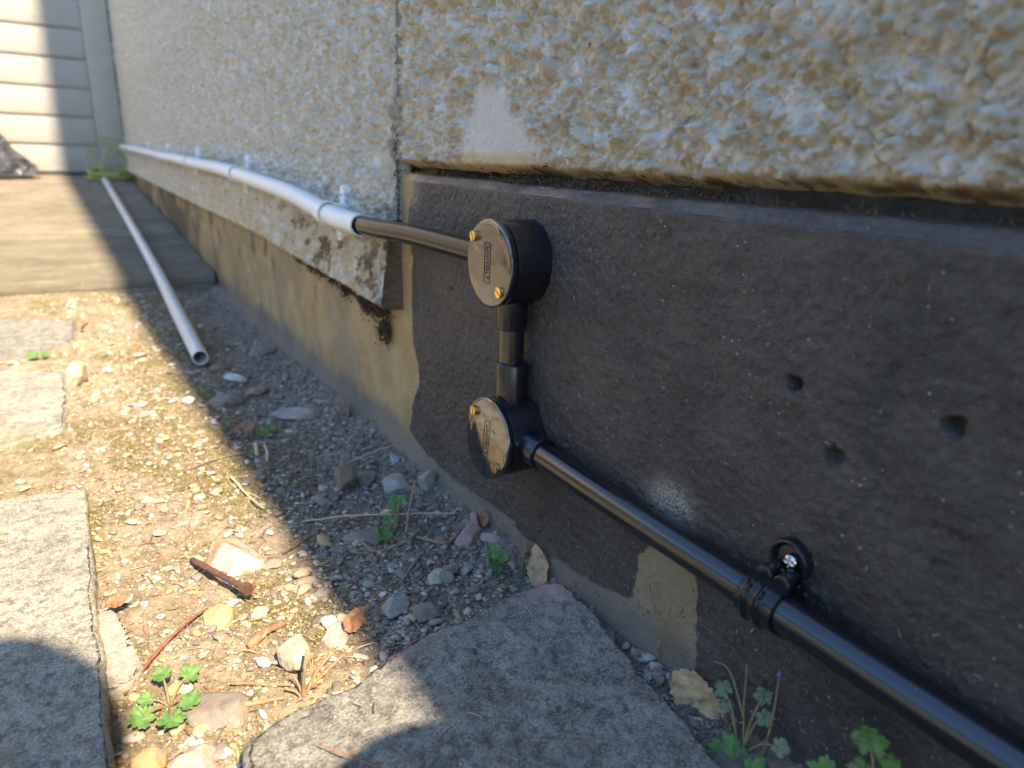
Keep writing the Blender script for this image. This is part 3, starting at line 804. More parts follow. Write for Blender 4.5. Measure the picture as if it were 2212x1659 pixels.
GY = 3.60
gar = empty('garage_front', (-.8, GY, .10))
tag(gar, 'cream plank effect garage front at the end of the ramp', 'garage')
P0 = .1385; PH = .1257
src = None
for k in range(17):
    if src is None:
        bm = box_bm(-1.6, .680, 0, .03, .004, PH - .004, .006, 3)
        src = bm_obj('plank', bm, M_CLAD, gar, True, 60); o = src
    else:
        o = link(src.copy(), gar)
    o.location = (0, 0, P0 - .10 + k * PH - .004)
bm_obj('backing_panel', box_bm(-1.6, .69, .012, .05, .035, 2.25), M_CLAD, gar)
bm_obj('stile', box_bm(.6805, .792, -.004, .04, .036, 2.25, .004, 2), M_FRAME, gar, True, 60)
bm_obj('bottom_seal', box_bm(-1.6, .792, -.010, .045, -.16, .034, .003, 2), M_RUBBER, gar, True, 60)
bm_obj('dark_gap_strip', box_bm(.7925, .83, .004, .06, -.16, 2.3), M_RUBBER, gar)  # dark strip coloured in for the shaded gap beside the house wall
bm_obj('lintel', box_bm(-1.6, .83, -.01, .2, 2.3005, 2.7), M_PLAINWALL, gar)
bm_obj('side_wall', box_bm(-3.6, -1.6005, -.01, .2, -.2, 2.7), M_PLAINWALL, gar)
# ------------------------------------------------------------------ conduit boxes
t = NT('matte_black_moulding'); M_MATTE = t.done((.008, .008, .008), .6)
def screw_brass(parent, x, y, z, ang):
    r = .0043
    o = lathe('screw', [(x, r * .98), (x - .0009, r), (x - .0012, r)], M_BRASS, parent, (0, y, z), 28)
    bm = bmesh.new()
    for s in (-1, 1):
        ring = []
        a0 = math.asin(.00055 / r)
        for q in np.linspace(a0, math.pi - a0, 14):
            ring.append((r * math.cos(q), s * r * math.sin(q)))
        lo = []; hi = []
        for (a, b) in ring:
            yy = a * math.cos(ang) - b * math.sin(ang); zz_ = a * math.sin(ang) + b * math.cos(ang)
            lo.append(bm.verts.new((x - .00115, y + yy, z + zz_))); hi.append(bm.verts.new((x - .0028, y + yy * .95, z + zz_ * .95)))
        n = len(ring)
        bm.faces.new(hi)
        for i in range(n): bm.faces.new((lo[i], lo[(i + 1) % n], hi[(i + 1) % n], hi[i]))
    bmesh.ops.recalc_face_normals(bm, faces=bm.faces)
    bm_obj('slotted_head', bm, M_BRASS, o)
    return o

def rrect(w, h, r, n=5):
    pts = []
    for cx, cz, a0 in ((w / 2 - r, h / 2 - r, 0), (-w / 2 + r, h / 2 - r, 90), (-w / 2 + r, -h / 2 + r, 180), (w / 2 - r, -h / 2 + r, 270)):
        for k in range(n):
            a = math.radians(a0 + 90 * k / (n - 1)); pts.append((cx + r * math.cos(a), cz + r * math.sin(a)))
    return pts

def text_mesh(body, size, ext):
    cu = bpy.data.curves.new('lettering', 'FONT'); cu.body = body; cu.size = size; cu.extrude = ext
    cu.align_x = 'CENTER'; cu.align_y = 'CENTER'; cu.resolution_u = 3; cu.space_character = 1.12; cu.offset = size * .012
    ob = bpy.data.objects.new('lettering_tmp', cu); COL.objects.link(ob)
    dg = bpy.context.evaluated_depsgraph_get(); dg.update()
    me = bpy.data.meshes.new_from_object(ob.evaluated_get(dg))
    bpy.data.objects.remove(ob); return me

XL = -.0452
def conduit_box(cy, cz, label, lidmat, screws, spouts, plate_off, plate_rot, lidr, tilt):
    e = empty('conduit_box', (0, cy, cz - .0325)); e.location = (0, 0, 0)
    tag(e, label, 'junction box', 'round conduit boxes on the plinth')
    R = .0325
    lathe('body', [(.004, R), (-.036, R), (-.0370, R - .0003), (-.0375, R - .0012), (-.0383, R - .0012), (-.0388, R + .0002), (-.0400, R + .0005), (-.0412, R + .0002), (-.0413, R - .002), (-.0413, 0)], M_BOX, e, (0, cy, cz), 96)
    rl = lidr
    lid = lathe('lid', [(-.0414, 0), (-.0414, rl - .0008), (-.0419, rl - .0002), (-.0436, rl), (-.0444, rl - .0004), (-.0449, rl - .0013), (XL, rl - .0026), (XL, 0)], lidmat, e, (0, cy, cz), 128)
    for v in lid.data.vertices:                            # face leaned back at the top so the lid mirrors sunlit ground
        if v.co.x < -.0442: v.co.x += tilt * (v.co.z - cz)
    for (a, l) in screws: screw_brass(e, XL + tilt * .0275 * math.sin(a), cy + .0275 * math.cos(a), cz + .0275 * math.sin(a), l)
    # moulded maker's plate: raised frame and lettering
    w, h = .0088, .0310; cr, sr = math.cos(plate_rot), math.sin(plate_rot)
    def pl(a, b, x):
        q = b * cr + a * sr + plate_off[1]; x = x + tilt * q
        return (x, cy + plate_off[0] + a * cr - b * sr, cz + plate_off[1] + a * sr + b * cr)
    bm = bmesh.new(); A = rrect(w, h, .0016); B = rrect(w - .0007, h - .0007, .0013)
    vo = [bm.verts.new(pl(a, b, XL + .0002)) for a, b in A]; vi = [bm.verts.new(pl(a, b, XL + .0002)) for a, b in B]
    uo = [bm.verts.new(pl(a, b, XL - .0003)) for a, b in A]; ui = [bm.verts.new(pl(a, b, XL - .0003)) for a, b in B]
    n = len(A)
    for i in range(n):
        k = (i + 1) % n
        bm.faces.new((uo[i], uo[k], ui[k], ui[i])); bm.faces.new((vo[i], vo[k], uo[k], uo[i])); bm.faces.new((vi[k], vi[i], ui[i], ui[k]))
    bmesh.ops.recalc_face_normals(bm, faces=bm.faces)
    bm_obj('plate_frame', bm, M_MATTE, lid)
    me = text_mesh('UNIVOLT', .0056, .0003)
    # text +x -> down (-z), text +y -> toward viewer's right (-y on the wall), facing -x
    for v in me.vertices:
        a, b, c = v.co
        v.co = pl(-b, -a * .98, XL - c)
    me.materials.clear(); me.materials.append(M_MATTE); me.name = 'lettering'
    link(bpy.data.objects.new('lettering', me), lid)
    for sp in spouts:
        axis, sgn, ln, rr = sp
        p0 = Vector((-.022, cy, cz)); d = Vector((0, sgn, 0)) if axis == 'y' else Vector((0, 0, sgn))
        P = [p0 + d * q for q in (.020, ln - .0012, ln - .0006, ln - .0001, ln, ln - .006)]
        tube('spout', [tuple(q) for q in P[:5]], [rr, rr, rr - .0002, rr - .0009, rr - .0016], M_BOX, e, 40, True, 50)
    return e
conduit_box(0.0, .2000, 'taller upper round black box with glossy lid facing sunlit ground', M_LIDA,
            [(math.radians(43), 1.2), (math.radians(-137), .5)], [('y', 1, .041, .0122), ('z', -1, .053, .0127)], (.0006, .0002), .02, .0337, .0)
conduit_box(-.0035, .0580, 'lower round black box with wavy lid reflection above the soil', M_LIDB,
            [(math.radians(40), 1.3), (math.radians(-140), 1.55)], [('y', -1, .050, .0127), ('z', 1, .062, .0130)], (-.0008, -.0008), -.02, .0337, .095)

# ------------------------------------------------------------------ conduit runs
def hollow(name, path, ro, ri, mat, seg=32, parent=None):
    A, _ = tube_arrays(path, ro, seg, False); B, _ = tube_arrays(path, ri, seg, False)
    n = len(path); V = np.vstack([A, B]); off = len(A); F = []
    for i in range(n - 1):
        for j in range(seg):
            k = (j + 1) % seg
            F.append([i * seg + j, i * seg + k, (i + 1) * seg + k, (i + 1) * seg + j])
            F.append([off + i * seg + k, off + i * seg + j, off + (i + 1) * seg + j, off + (i + 1) * seg + k])
    for i in (0, n - 1):
        for j in range(seg):
            k = (j + 1) % seg
            f = [i * seg + k, i * seg + j, off + i * seg + j, off + i * seg + k]
            F.append(f if i == 0 else f[::-1])
    o = mesh_obj(name, V, np.array(F), mat, parent); o.data.set_sharp_from_angle(angle=math.radians(50)); return o

c_low = tube('black_conduit', spline([(-.022, -.040, .0575), (-.0225, -.14, .0565), (-.0225, -.27, .0555), (-.023, -.42, .0545), (-.023, -.80, .053)], 60), .0104, M_PIPE, None, 40)
tag(c_low, 'long satin black conduit running from the lower box to the near right corner', 'conduit')
c_v = tube('black_conduit', [(-.022, -.0015, .102), (-.022, -.0008, .165)], .0103, M_PIPE, None, 40)
tag(c_v, 'short upright black conduit joining the two round boxes', 'conduit')
c_up = tube('black_conduit', spline([(-.022, .028, .2005), (-.0235, .09, .2012), (-.027, .18, .2022), (-.0325, .27, .2005), (-.034, .36, .2015)], 40), .0101, M_PIPEG, None, 40)
tag(c_up, 'glossy black conduit from the upper box into the white conduit end', 'conduit')
wp = [(.300, .1998), (.40, .2030), (.595, .2180), (.894, .2305), (1.104, .2372), (1.416, .2388), (1.677, .2430), (1.96, .2454), (2.30, .2500), (2.62, .2540), (3.0, .2580), (3.38, .2605)]
wpath = spline([(-.0345 - .002 * math.sin(i * 2.1), y, z) for i, (y, z) in enumerate(wp)], 120)
c_w = hollow('white_conduit', wpath, .0124, .0106, M_WHITE)
tag(c_w, 'wavy white conduit clipped along the roughcast wall towards the garage', 'conduit')
lp = spline([(-.156, .719, -.046), (-.148, 1.05, -.028), (-.139, 1.42, -.0075), (-.133, 2.1, .040), (-.129, 2.8, .0865), (-.126, 3.28, .1185)], 80)
c_l = hollow('loose_conduit', lp, .0124, .0104, M_WHITE2)
tag(c_l, 'loose pale grey conduit lying on the ramp with its open end on soil', 'conduit')

# ------------------------------------------------------------------ saddles
def strap_mesh(px, pz, y0, y1, ro, thick, wallx, mat, parent, ribs=()):
    bm = bmesh.new()
    ang = np.linspace(math.radians(-112), math.radians(112), 33)
    ny = 31; ysx = np.linspace(y0, y1, ny)
    def rad(yv):
        return ro + sum(.0022 * math.exp(-((yv - q) / .0017) ** 2) for q in ribs)
    rows = []
    for a in ang:
        rows.append([bm.verts.new((px - rad(yv) * math.cos(a), yv, pz + rad(yv) * math.sin(a))) for yv in ysx])
    rin = []
    for a in ang:
        rin.append([bm.verts.new((px - (ro - thick) * math.cos(a), yv, pz + (ro - thick) * math.sin(a))) for yv in (y0, y1)])
    for i in range(len(ang) - 1):
        for j in range(ny - 1): bm.faces.new((rows[i][j], rows[i][j + 1], rows[i + 1][j + 1], rows[i + 1][j]))
        bm.faces.new((rows[i][0], rows[i + 1][0], rin[i + 1][0], rin[i][0]))
        bm.faces.new((rows[i][-1], rin[i][1], rin[i + 1][1], rows[i + 1][-1]))
        bm.faces.new((rin[i][0], rin[i + 1][0], rin[i + 1][1], rin[i][1]))
    bmesh.ops.recalc_face_normals(bm, faces=bm.faces)
    return bm_obj('strap', bm, mat, parent, True, 50)

def dome_screw(x, y, z, r, parent, mat=M_ZINC):
    bm = bmesh.new()
    pr = [(x + .003, r * .55), (x + .0004, r * .6), (x, r), (x - .0006, r * .97), (x - .0013, r * .82), (x - .0018, r * .5), (x - .0019, r * .32), (x - .0012, r * .28), (x - .0008, 0)]
    V, F = lathe_arrays(pr, 24, 'x')
    # cross recess: pull the cross arms inward
    V = V + np.array([0, y, z])
    for v in V:
        dy, dz = v[1] - y, v[2] - z
        if math.hypot(dy, dz) < r * .72 and (abs(dy) < r * .17 or abs(dz) < r * .17): v[0] += .0008
    vv = [bm.verts.new(v) for v in V]
    for f in F:
        try: bm.faces.new([vv[i] for i in f])
        except ValueError: pass
    bmesh.ops.remove_doubles(bm, verts=bm.verts, dist=1e-6); bmesh.ops.recalc_face_normals(bm, faces=bm.faces)
    return bm_obj('screw', bm, mat, parent, True, 40)

bs = empty('black_saddle_clip', (0, 0, 0))
tag(bs, 'glossy black saddle clip screwed over the lower black conduit', 'pipe clip')
SY, SX, SZ = -.2665, -.0225, .0555
strap_mesh(SX, SZ, SY - .0110, SY + .0120, .0124, .0019, -.008, M_GLOSS, bs, (SY - .0025, SY + .0060))
for s, nm in ((1, 1), (-1, -1)):
    zc = SZ + s * .0222
    lathe('ear', [(-.004, .0122), (-.0100, .0120), (-.0118, .0113), (-.0122, .0106), (-.0120, .0098), (-.0112, .0091), (-.0098, .0086), (-.0092, .0080), (-.0092, 0)] if s > 0 else [(-.004, .0085), (-.0095, .0085), (-.0105, .0078), (-.0107, 0)], M_GLOSS, bs, (0, SY - .001, zc + (0 if s > 0 else .004)), 48)
    if s > 0:                                              # scalloped wing that flares from the strap over the lug
        for dy in (-.0058, .0050):
            V, F = tube_arrays(spline([(SX - .006, SY + dy, SZ + .0110), (-.0195, SY + dy, SZ + .0140), (-.0150, SY + dy - .001, SZ + .0172), (-.0112, SY + dy - .002, SZ + .0182)], 10), np.array([4.6, 5.0, 5.2, 5.0, 4.6, 4.2, 3.8, 3.2, 2.4, 1.4]) * .001, 14)
            V[:, 0] = np.maximum(V[:, 0], -.0222); mesh_obj('wing', V, F, M_GLOSS, bs)
    else:
        bm_obj('wing', box_bm(-.0125, -.0045, SY - .0085, SY + .0075, zc + .001, SZ - .0085, .0012), M_GLOSS, bs, True, 50)
    if s > 0: dome_screw(-.0112, SY - .0022, zc + .0002, .0040, bs)
bm_obj('base', box_bm(-.0118, -.003, SY - .010, SY + .010, SZ - .012, SZ + .012, .001), M_GLOSS, bs, True, 50)

clip_labels = ['white saddle clip nearest the white conduit\'s open end', 'second white saddle clip along the white conduit',
               'third white saddle clip along the white conduit', 'fourth white saddle clip along the white conduit', 'farthest white saddle clip, nearest the garage']
def wall_at(y, z): # bellcast face
    zb = np.interp(y, [.26, .4, .58, .83, 2, 3.05, 3.6], [.1085, .1155, .121, .1305, .140, .150, .154])
    return float(np.interp(z - zb, [0, .046, .0966, .15, .9], [-.0222, -.0160, -.0085, -.0035, -.002]))
for k, y in enumerate((.412, .935, 1.475, 2.015, 2.54)):
    i = int(np.argmin(np.abs(wpath[:, 1] - y))); px, pz = wpath[i, 0], wpath[i, 2]
    e = empty('white_saddle_clip', (0, 0, 0)); tag(e, clip_labels[k], 'pipe clip', 'white clips along the wall')
    strap_mesh(px, pz, y - .0085, y + .0085, .0150, .0016, 0, M_WHITE, e)
    for s in (1, -1):
        xw = wall_at(y, pz + s * .022) - .002
        bm = bmesh.new()
        out = [(-.0085, 0), (-.0085, .016)] + [(-.0085 * math.cos(q), .016 + .0085 * math.sin(q)) for q in np.linspace(.3, math.pi - .3, 7)] + [(.0085, .016), (.0085, 0)]
        f_ = [bm.verts.new((xw - .0075, y + a, pz + s * (.0095 + b))) for a, b in out]; b_ = [bm.verts.new((xw + .004, y + a, pz + s * (.0095 + b))) for a, b in out]
        bm.faces.new(f_)
        for q in range(len(out)): bm.faces.new((f_[q], f_[(q + 1) % len(out)], b_[(q + 1) % len(out)], b_[q]))
        bmesh.ops.recalc_face_normals(bm, faces=bm.faces)
        bmesh.ops.bevel(bm, geom=[ed for ed in bm.edges if all(v in f_ for v in ed.verts)], offset=.001, segments=2, affect='EDGES')
        bm_obj('ear', bm, M_WHITE, e, True, 50)
        dome_screw(xw - .0075, y, pz + s * .0245, .0042, e)
    xw = wall_at(y, pz)
    bm_obj('base', box_bm(px + .004, xw + .006, y - .008, y + .008, pz - .012, pz + .012, .001), M_WHITE, e)

# ------------------------------------------------------------------ cable coil and bag at the garage
def colored_tube(name, path, r, seg=10):
    V, F = tube_arrays(path, r, seg, True)
    a = np.tile(np.arange(seg), len(path)); c = np.where((a % seg < seg * .72)[:, None], np.array([[.50, .44, .10]]), np.array([[.12, .19, .04]]))
    return mesh_obj(name, V, F, M_CABLE, cols=c)
pts = []
cy0 = 3.40
zr = ramp_z(cy0)
def loop(cx, cy, cz, rx, ry, rz_, a0, a1, n=18):
    for q in np.linspace(a0, a1, n):
        yield (cx + rx * math.cos(q) + rng.normal(0, .004), cy + ry * math.sin(q * 1.0) + rng.normal(0, .005), max(ramp_z(cy) + .006, cz + rz_ * math.sin(q) + rng.normal(0, .004)))
pts += list(loop(-.10, cy0 + .02, zr + .012, .095, .06, .006, 0, 2 * math.pi))
pts += list(loop(-.085, cy0, zr + .022, .10, .05, .008, 0, 2 * math.pi))
pts += list(loop(-.095, cy0 + .02, zr + .032, .085, .06, .010, 0, 2 * math.pi))
pts += list(loop(-.105, cy0 - .01, zr + .040, .075, .05, .012, 0, 2 * math.pi))
pts += list(loop(-.080, cy0, zr + .045, .10, .04, .016, 0, 2 * math.pi))
pts += list(loop(-.105, cy0, zr + .085, .075, .05, .075, -.5, 2 * math.pi - .6))
pts += list(loop(-.070, cy0 + .03, zr + .105, .085, .05, .085, -.6, 2 * math.pi - .7))
pts += list(loop(-.075, cy0, zr + .070, .055, .03, .06, -.6, 2 * math.pi * .62))
pts += [(-.075, 3.44, .262), (-.050, 3.43, .263), (-.036, 3.39, .2608), (-.035, 3.34, .2603)]
cab = colored_tube('earth_cable', spline(pts, 700), .0031)
tag(cab, 'tangled green and yellow cable coil against the garage corner', 'cable')

# crumpled bag
bm = bmesh.new(); bmesh.ops.create_icosphere(bm, subdivisions=5, radius=1)
V = np.array([v.co[:] for v in bm.verts])
n1 = fbm(V[:, 0] * 1.6 + 3, V[:, 1] * 1.6, V[:, 2] * 1.6, 2, 71); rid = 1 - np.abs(fbm(V[:, 0] * 2.3, V[:, 1] * 2.3 + 5, V[:, 2] * 2.3, 3, 72)) * 2
q = 1 + .16 * n1 + .13 * (rid - .5)
V = V * q[:, None]
x = V[:, 0] * .27; y = V[:, 1] * .12; z = np.maximum(V[:, 2], -.55) * .115
tpr = np.clip((.30 - x) / .36, 0.05, 1) ** .9
z = np.where(z > 0, z * tpr * 3.4, z * .6); y = y * (.4 + .6 * tpr)
by = 3.43
for v, a, b, c in zip(bm.verts, x, y, z): v.co = (a, b, c + .036 + b * RS)
bag = bm_obj('rubble_bag', bm, M_BAG, None, True)
bag.location = (-.645, by, ramp_z(by) + .002)
tag(bag, 'crumpled shiny dark grey plastic bag slumped by the garage front', 'bag')
# ------------------------------------------------------------------ stones lying on the soil
def ico(sub):
    bm = bmesh.new(); bmesh.ops.create_icosphere(bm, subdivisions=sub, radius=1)
    V = np.array([v.co[:] for v in bm.verts]); F = np.array([[v.index for v in f.verts] for f in bm.faces]); bm.free(); return V, F
I3V, I3F = ico(4); I1V, I1F = ico(2); I0V, I0F = ico(1)
def stone_shape(V, seed, planes=9, rough=.12, dmin=.55, dmax=.9):
    r = np.random.default_rng(seed); V = V.copy()
    for _ in range(planes):                                # chop with random planes: broken faces
        n = r.normal(size=3); n /= np.linalg.norm(n); d = r.uniform(dmin, dmax)
        s = V @ n - d; V = V - np.outer(np.maximum(s, 0) * .92, n)
    V = V * (1 + rough * fbm(V[:, 0] * 2.2 + seed, V[:, 1] * 2.2, V[:, 2] * 2.2, 4, seed))[:, None]
    return V
def stone(mat, x, y, sx, sy, sz, label, seed, rz=0.0, sink=.35, planes=9, tilt=(0, 0), cat='stone', name='stone', z=None):
    V = stone_shape(I3V, seed, planes + 2, .14, .40, .82) * 1.18 * np.array([sx, sy, sz])
    M = Matrix.Rotation(rz, 3, 'Z') @ Matrix.Rotation(tilt[0], 3, 'X') @ Matrix.Rotation(tilt[1], 3, 'Y')
    V = V @ np.array(M).T
    V[:, 2] -= V[:, 2].min()
    o = mesh_obj(name, V, I3F, M_ST[mat]); h = V[:, 2].max()
    zb = float(gsurf(x, y)) if z is None else z
    o.location = (x, y, zb - (sink + .12) * h)
    if label: tag(o, label, cat, 'stones on the soil')
    return o
stone('flint', -.232, .102, .034, .020, .016, 'large white flint with rust stains beside the rusty bolt', 301, -.25, .25, 8)
stone('yellow', -.2575, .022, .010, .013, .008, 'rounded yellow stone near the red twig', 302, .2, .2, 5)
stone('cream', -.222, -.057, .0165, .012, .011, 'cream stone behind the dry stem tuft', 303, .5, .25, 7)
stone('grey', -.272, -.072, .020, .026, .008, 'flat weathered grey stone beside the sunlit weed', 304, .3, .35, 8)
stone('orange', -.3125, -.094, .0105, .0085, .0085, 'smooth round orange pebble at the bottom edge', 305, 0, .25, 2)
stone('pale', -.291, -.107, .015, .010, .008, 'pale flat stone next to the orange pebble', 306, .3, .3, 7)
stone('brown', -.098, .205, .011, .012, .022, 'brown wedge shaped stone standing up in the shade', 307, .4, .2, 10, (.1, -.25))
stone('pale', -.050, .180, .024, .020, .011, 'broad lumpy pale grey stone below the lower box', 308, .3, .3, 11)
stone('pale', -.023, .160, .014, .011, .012, 'angular pale stone touching the wall foot', 309, .6, .2, 11)
stone('grey', -.072, .206, .011, .010, .011, 'small grey stone right of the brown wedge stone', 310, 0, .25, 10)
stone('brick', -.0385, .033, .0135, .011, .010, 'pink brick chunk in front of the tan wall foot', 311, .5, .15, 12, cat='brick piece')
stone('brick', -.020, .056, .009, .008, .011, 'upright brick shard leaning on the wall', 312, .2, .1, 12, (.2, .4), cat='brick piece')
stone('brick', -.0215, .012, .011, .018, .006, 'flat pink brick flake along the wall foot', 313, .5, .1, 12, (.1, .3), cat='brick piece')
stone('grey', -.119, .087, .016, .017, .006, 'smooth flat grey stone beside the split seed pod', 314, .2, .25, 6)
stone('cream', -.3265, .684, .017, .012, .020, 'upright cream stone against the middle left slab', 315, .3, .15, 8, (0, .1))
stone('white', -.121, .628, .015, .017, .007, 'white square stone in the shade near the loose conduit', 316, .7, .1, 10)
stone('grey', -.159, .533, .027, .019, .015, 'rounded dark grey stone at the shadow edge', 317, .2, .3, 5)
stone('brown', -.106, .575, .020, .017, .010, 'brownish grey stone touching the white square stone', 318, .6, .25, 7)
stone('brown', -.136, .684, .026, .012, .010, 'long oval stone by the loose conduit\'s open end', 319, .5, .3, 4)
stone('grey', -.045, .775, .022, .018, .012, 'dull grey stone by the far wall foot', 320, .1, .3, 8)
stone('pale', -.187, -.043, .014, .011, .008, 'rounded pale stone under the orange brown leaf', 321, .3, .35, 5)
stone('pale', -.141, -.032, .012, .011, .009, 'whitish lump of stone right of the shadow edge', 322, .8, .25, 9)
stone('grey', -.120, -.052, .012, .009, .008, 'grey clod beside the big slab\'s far edge', 323, .2, .25, 9)
stone('clay', -.027, .413, .012, .016, .015, 'dark red broken clay piece at the tan wall', 324, .3, .2, 6, cat='clay piece')
stone('blue', -.027, .236, .0055, .005, .0055, 'little bluish white chip near the wall foot', 325, 0, .1, 7)
stone('cream', -.096, -.015, .005, .007, .005, 'small cream pebble in the shade before the slab', 326, .2, .2, 4)
stone('brown', -.076, -.002, .0075, .006, .005, 'tan rounded pebble left of the shaded weed', 327, .1, .25, 4)
stone('pale', -.081, .447, .030, .018, .012, 'dusty sunlit topped stone in the shaded soil', 328, -.2, .3, 8)
stone('pale', -.064, -.005, .009, .007, .003, 'thin pale slate flake near the shaded weed', 329, .5, .1, 10)
stone('pale', -.088, -.012, .0065, .009, .006, 'whitish oval stone in front of the shaded weed', 330, .4, .2, 6)

# ------------------------------------------------------------------ loose grit and pebbles (uncountable)
def outside_slabs(x, y, m=.004):
    ok = np.ones(len(x), bool)
    for P in SLABS: ok &= ~in_poly(x, y, P)
    return ok
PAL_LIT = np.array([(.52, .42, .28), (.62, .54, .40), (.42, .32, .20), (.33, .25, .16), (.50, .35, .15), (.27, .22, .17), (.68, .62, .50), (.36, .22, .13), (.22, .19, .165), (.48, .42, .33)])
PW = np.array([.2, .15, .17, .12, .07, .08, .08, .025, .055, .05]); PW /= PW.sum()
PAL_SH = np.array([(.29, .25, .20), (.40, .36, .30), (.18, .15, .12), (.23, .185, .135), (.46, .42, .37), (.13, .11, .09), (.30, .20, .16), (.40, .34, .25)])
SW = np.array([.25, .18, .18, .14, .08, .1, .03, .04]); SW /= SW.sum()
def scatter(name, N, rmin, rmax, power, base, xr, yr, label, seed, variants=8, ydens=1.6, sink=.35):
    r = np.random.default_rng(seed)
    x = r.uniform(*xr, N); y = yr[0] + (yr[1] - yr[0]) * r.uniform(0, 1, N) ** ydens
    clump = fbm(x / .05, y / .05, None, 3, seed)
    keep = outside_slabs(x, y) & (clump > r.uniform(-.9, .35, N)) & (x < -.014)
    x, y = x[keep], y[keep]; n = len(x)
    rad = rmin * (rmax / rmin) ** (r.uniform(0, 1, n) ** power)
    rad = np.minimum(rad, .4 * np.abs(x) )
    BV = [stone_shape(base[0], seed * 50 + k, 8, .20, .32, .78) for k in range(variants)]
    BV = np.stack(BV); va = r.integers(0, variants, n)
    sc = rad[:, None] * r.uniform(.55, 1.35, (n, 3)) * np.array([1.2, 1.0, .46]); an = r.uniform(0, 2 * np.pi, n); ca, sa = np.cos(an), np.sin(an)
    tl = r.normal(0, .3, n); ct, stl = np.cos(tl), np.sin(tl)
    V = BV[va] * sc[:, None, :]
    xx, yy, zz_ = V[..., 0], V[..., 1], V[..., 2]
    yy, zz_ = yy * ct[:, None] - zz_ * stl[:, None], yy * stl[:, None] + zz_ * ct[:, None]
    xx, yy = xx * ca[:, None] - yy * sa[:, None], xx * sa[:, None] + yy * ca[:, None]
    zg = gsurf(x, y)
    V = np.stack([xx + x[:, None], yy + y[:, None], zz_ + (zg + rad * .45 * (1 - sink))[:, None]], -1).reshape(-1, 3)
    nb = base[0].shape[0]
    F = (base[1][None] + (np.arange(n) * nb)[:, None, None]).reshape(-1, 3)
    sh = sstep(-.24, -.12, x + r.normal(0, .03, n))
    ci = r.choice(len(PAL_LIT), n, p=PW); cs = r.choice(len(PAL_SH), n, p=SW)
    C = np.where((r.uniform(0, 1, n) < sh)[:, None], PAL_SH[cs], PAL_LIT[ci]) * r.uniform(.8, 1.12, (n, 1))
    if rmax < .003: C = C * np.array([.80, .76, .70])
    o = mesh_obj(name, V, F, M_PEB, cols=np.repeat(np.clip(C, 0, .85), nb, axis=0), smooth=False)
    return tag(o, label, 'gravel', kind='stuff')
scatter('pebbles', 6500, .0018, .0065, 2.4, (I1V, I1F), (-.345, -.014), (-.24, 1.42), 'mixed cream and grey pebbles strewn over the soil', 11)
scatter('fine_gravel', 42000, .0007, .0026, 1.4, (I0V, I0F), (-.36, -.012), (-.26, 1.42), 'fine gravel and soil crumbs covering the ground', 12, 10, 2.0)
scatter('rubble', 560, .0035, .0100, 2.2, (I1V, I1F), (-.33, -.016), (-.22, 1.42), 'angular broken stone rubble half buried in the soil', 14, 14, 1.5, .75)
scatter('grit', 15000, .0010, .0042, 1.9, (I0V, I0F), (-.17, -.014), (-.12, .70), 'dense angular grit in the shaded strip along the wall', 15, 12, 1.3, .5)
scatter('outlying_gravel', 2500, .003, .008, 2.0, (I0V, I0F), (-.80, -.345), (-.3, 1.42), 'gravel between the left paving slabs', 13, 8, 1.0)

# moss tufts
r = np.random.default_rng(5)
x = r.uniform(-.34, -.05, 110000); y = -.14 + 1.5 * r.uniform(0, 1, 110000) ** 1.5
i = np.clip(np.searchsorted(gx, x), 0, len(gx) - 1); j = np.clip(np.searchsorted(gy, y), 0, len(gy) - 1)
k = (moss[i, j] > r.uniform(.25, 1.2, len(x))) & outside_slabs(x, y) & (fbm(x / .012, y / .012, None, 3, 66) > -.05)
x, y = x[k], y[k]; n = len(x); zg = gsurf(x, y)
L = r.uniform(.0008, .0026, n); w = r.uniform(.0004, .0010, n); a = r.uniform(0, 2 * np.pi, n); lean = r.normal(0, .8, (n, 2)) * L[:, None]
dx, dy = np.cos(a) * w, np.sin(a) * w
V = np.stack([np.stack([x - dx, y - dy, zg - .0003], -1), np.stack([x + dx, y + dy, zg - .0003], -1), np.stack([x + lean[:, 0], y + lean[:, 1], zg + L], -1)], 1).reshape(-1, 3)
C = np.array([(.10, .085, .02), (.17, .15, .035), (.25, .205, .06), (.07, .07, .02)])[r.integers(0, 4, n)]
o = mesh_obj('moss', V, np.arange(3 * n).reshape(-1, 3), M_MOSSGEO, cols=np.repeat(C, 3, axis=0))
tag(o, 'olive moss patches growing on the sunlit soil', 'moss', kind='stuff')

# straw chaff
pts = []; lens = []; dirs = []; cc = []
for _ in range(1900):
    xx = rng.uniform(-.33, -.015); yy = -.22 + 1.2 * rng.uniform() ** 1.8
    if not outside_slabs(np.array([xx]), np.array([yy]))[0] and rng.uniform() > .04: continue
    zz_ = float(gsurf(xx, yy)) if outside_slabs(np.array([xx]), np.array([yy]))[0] else -.0325
    d = rng.normal(size=3); d[2] *= .18
    pts.append(np.array([xx, yy, zz_ + .0012])); lens.append(.004 + rng.exponential(.008)); dirs.append(d)
    cc.append(random.choice([(.55, .44, .28), (.40, .28, .15), (.28, .18, .10), (.20, .14, .09), (.36, .15, .07)]))
o = fibres('straw_litter', pts, lens, .00045, M_PEB, dirs=dirs, cols=np.array(cc))
tag(o, 'scattered bits of dry straw and stalk on the soil', 'litter')

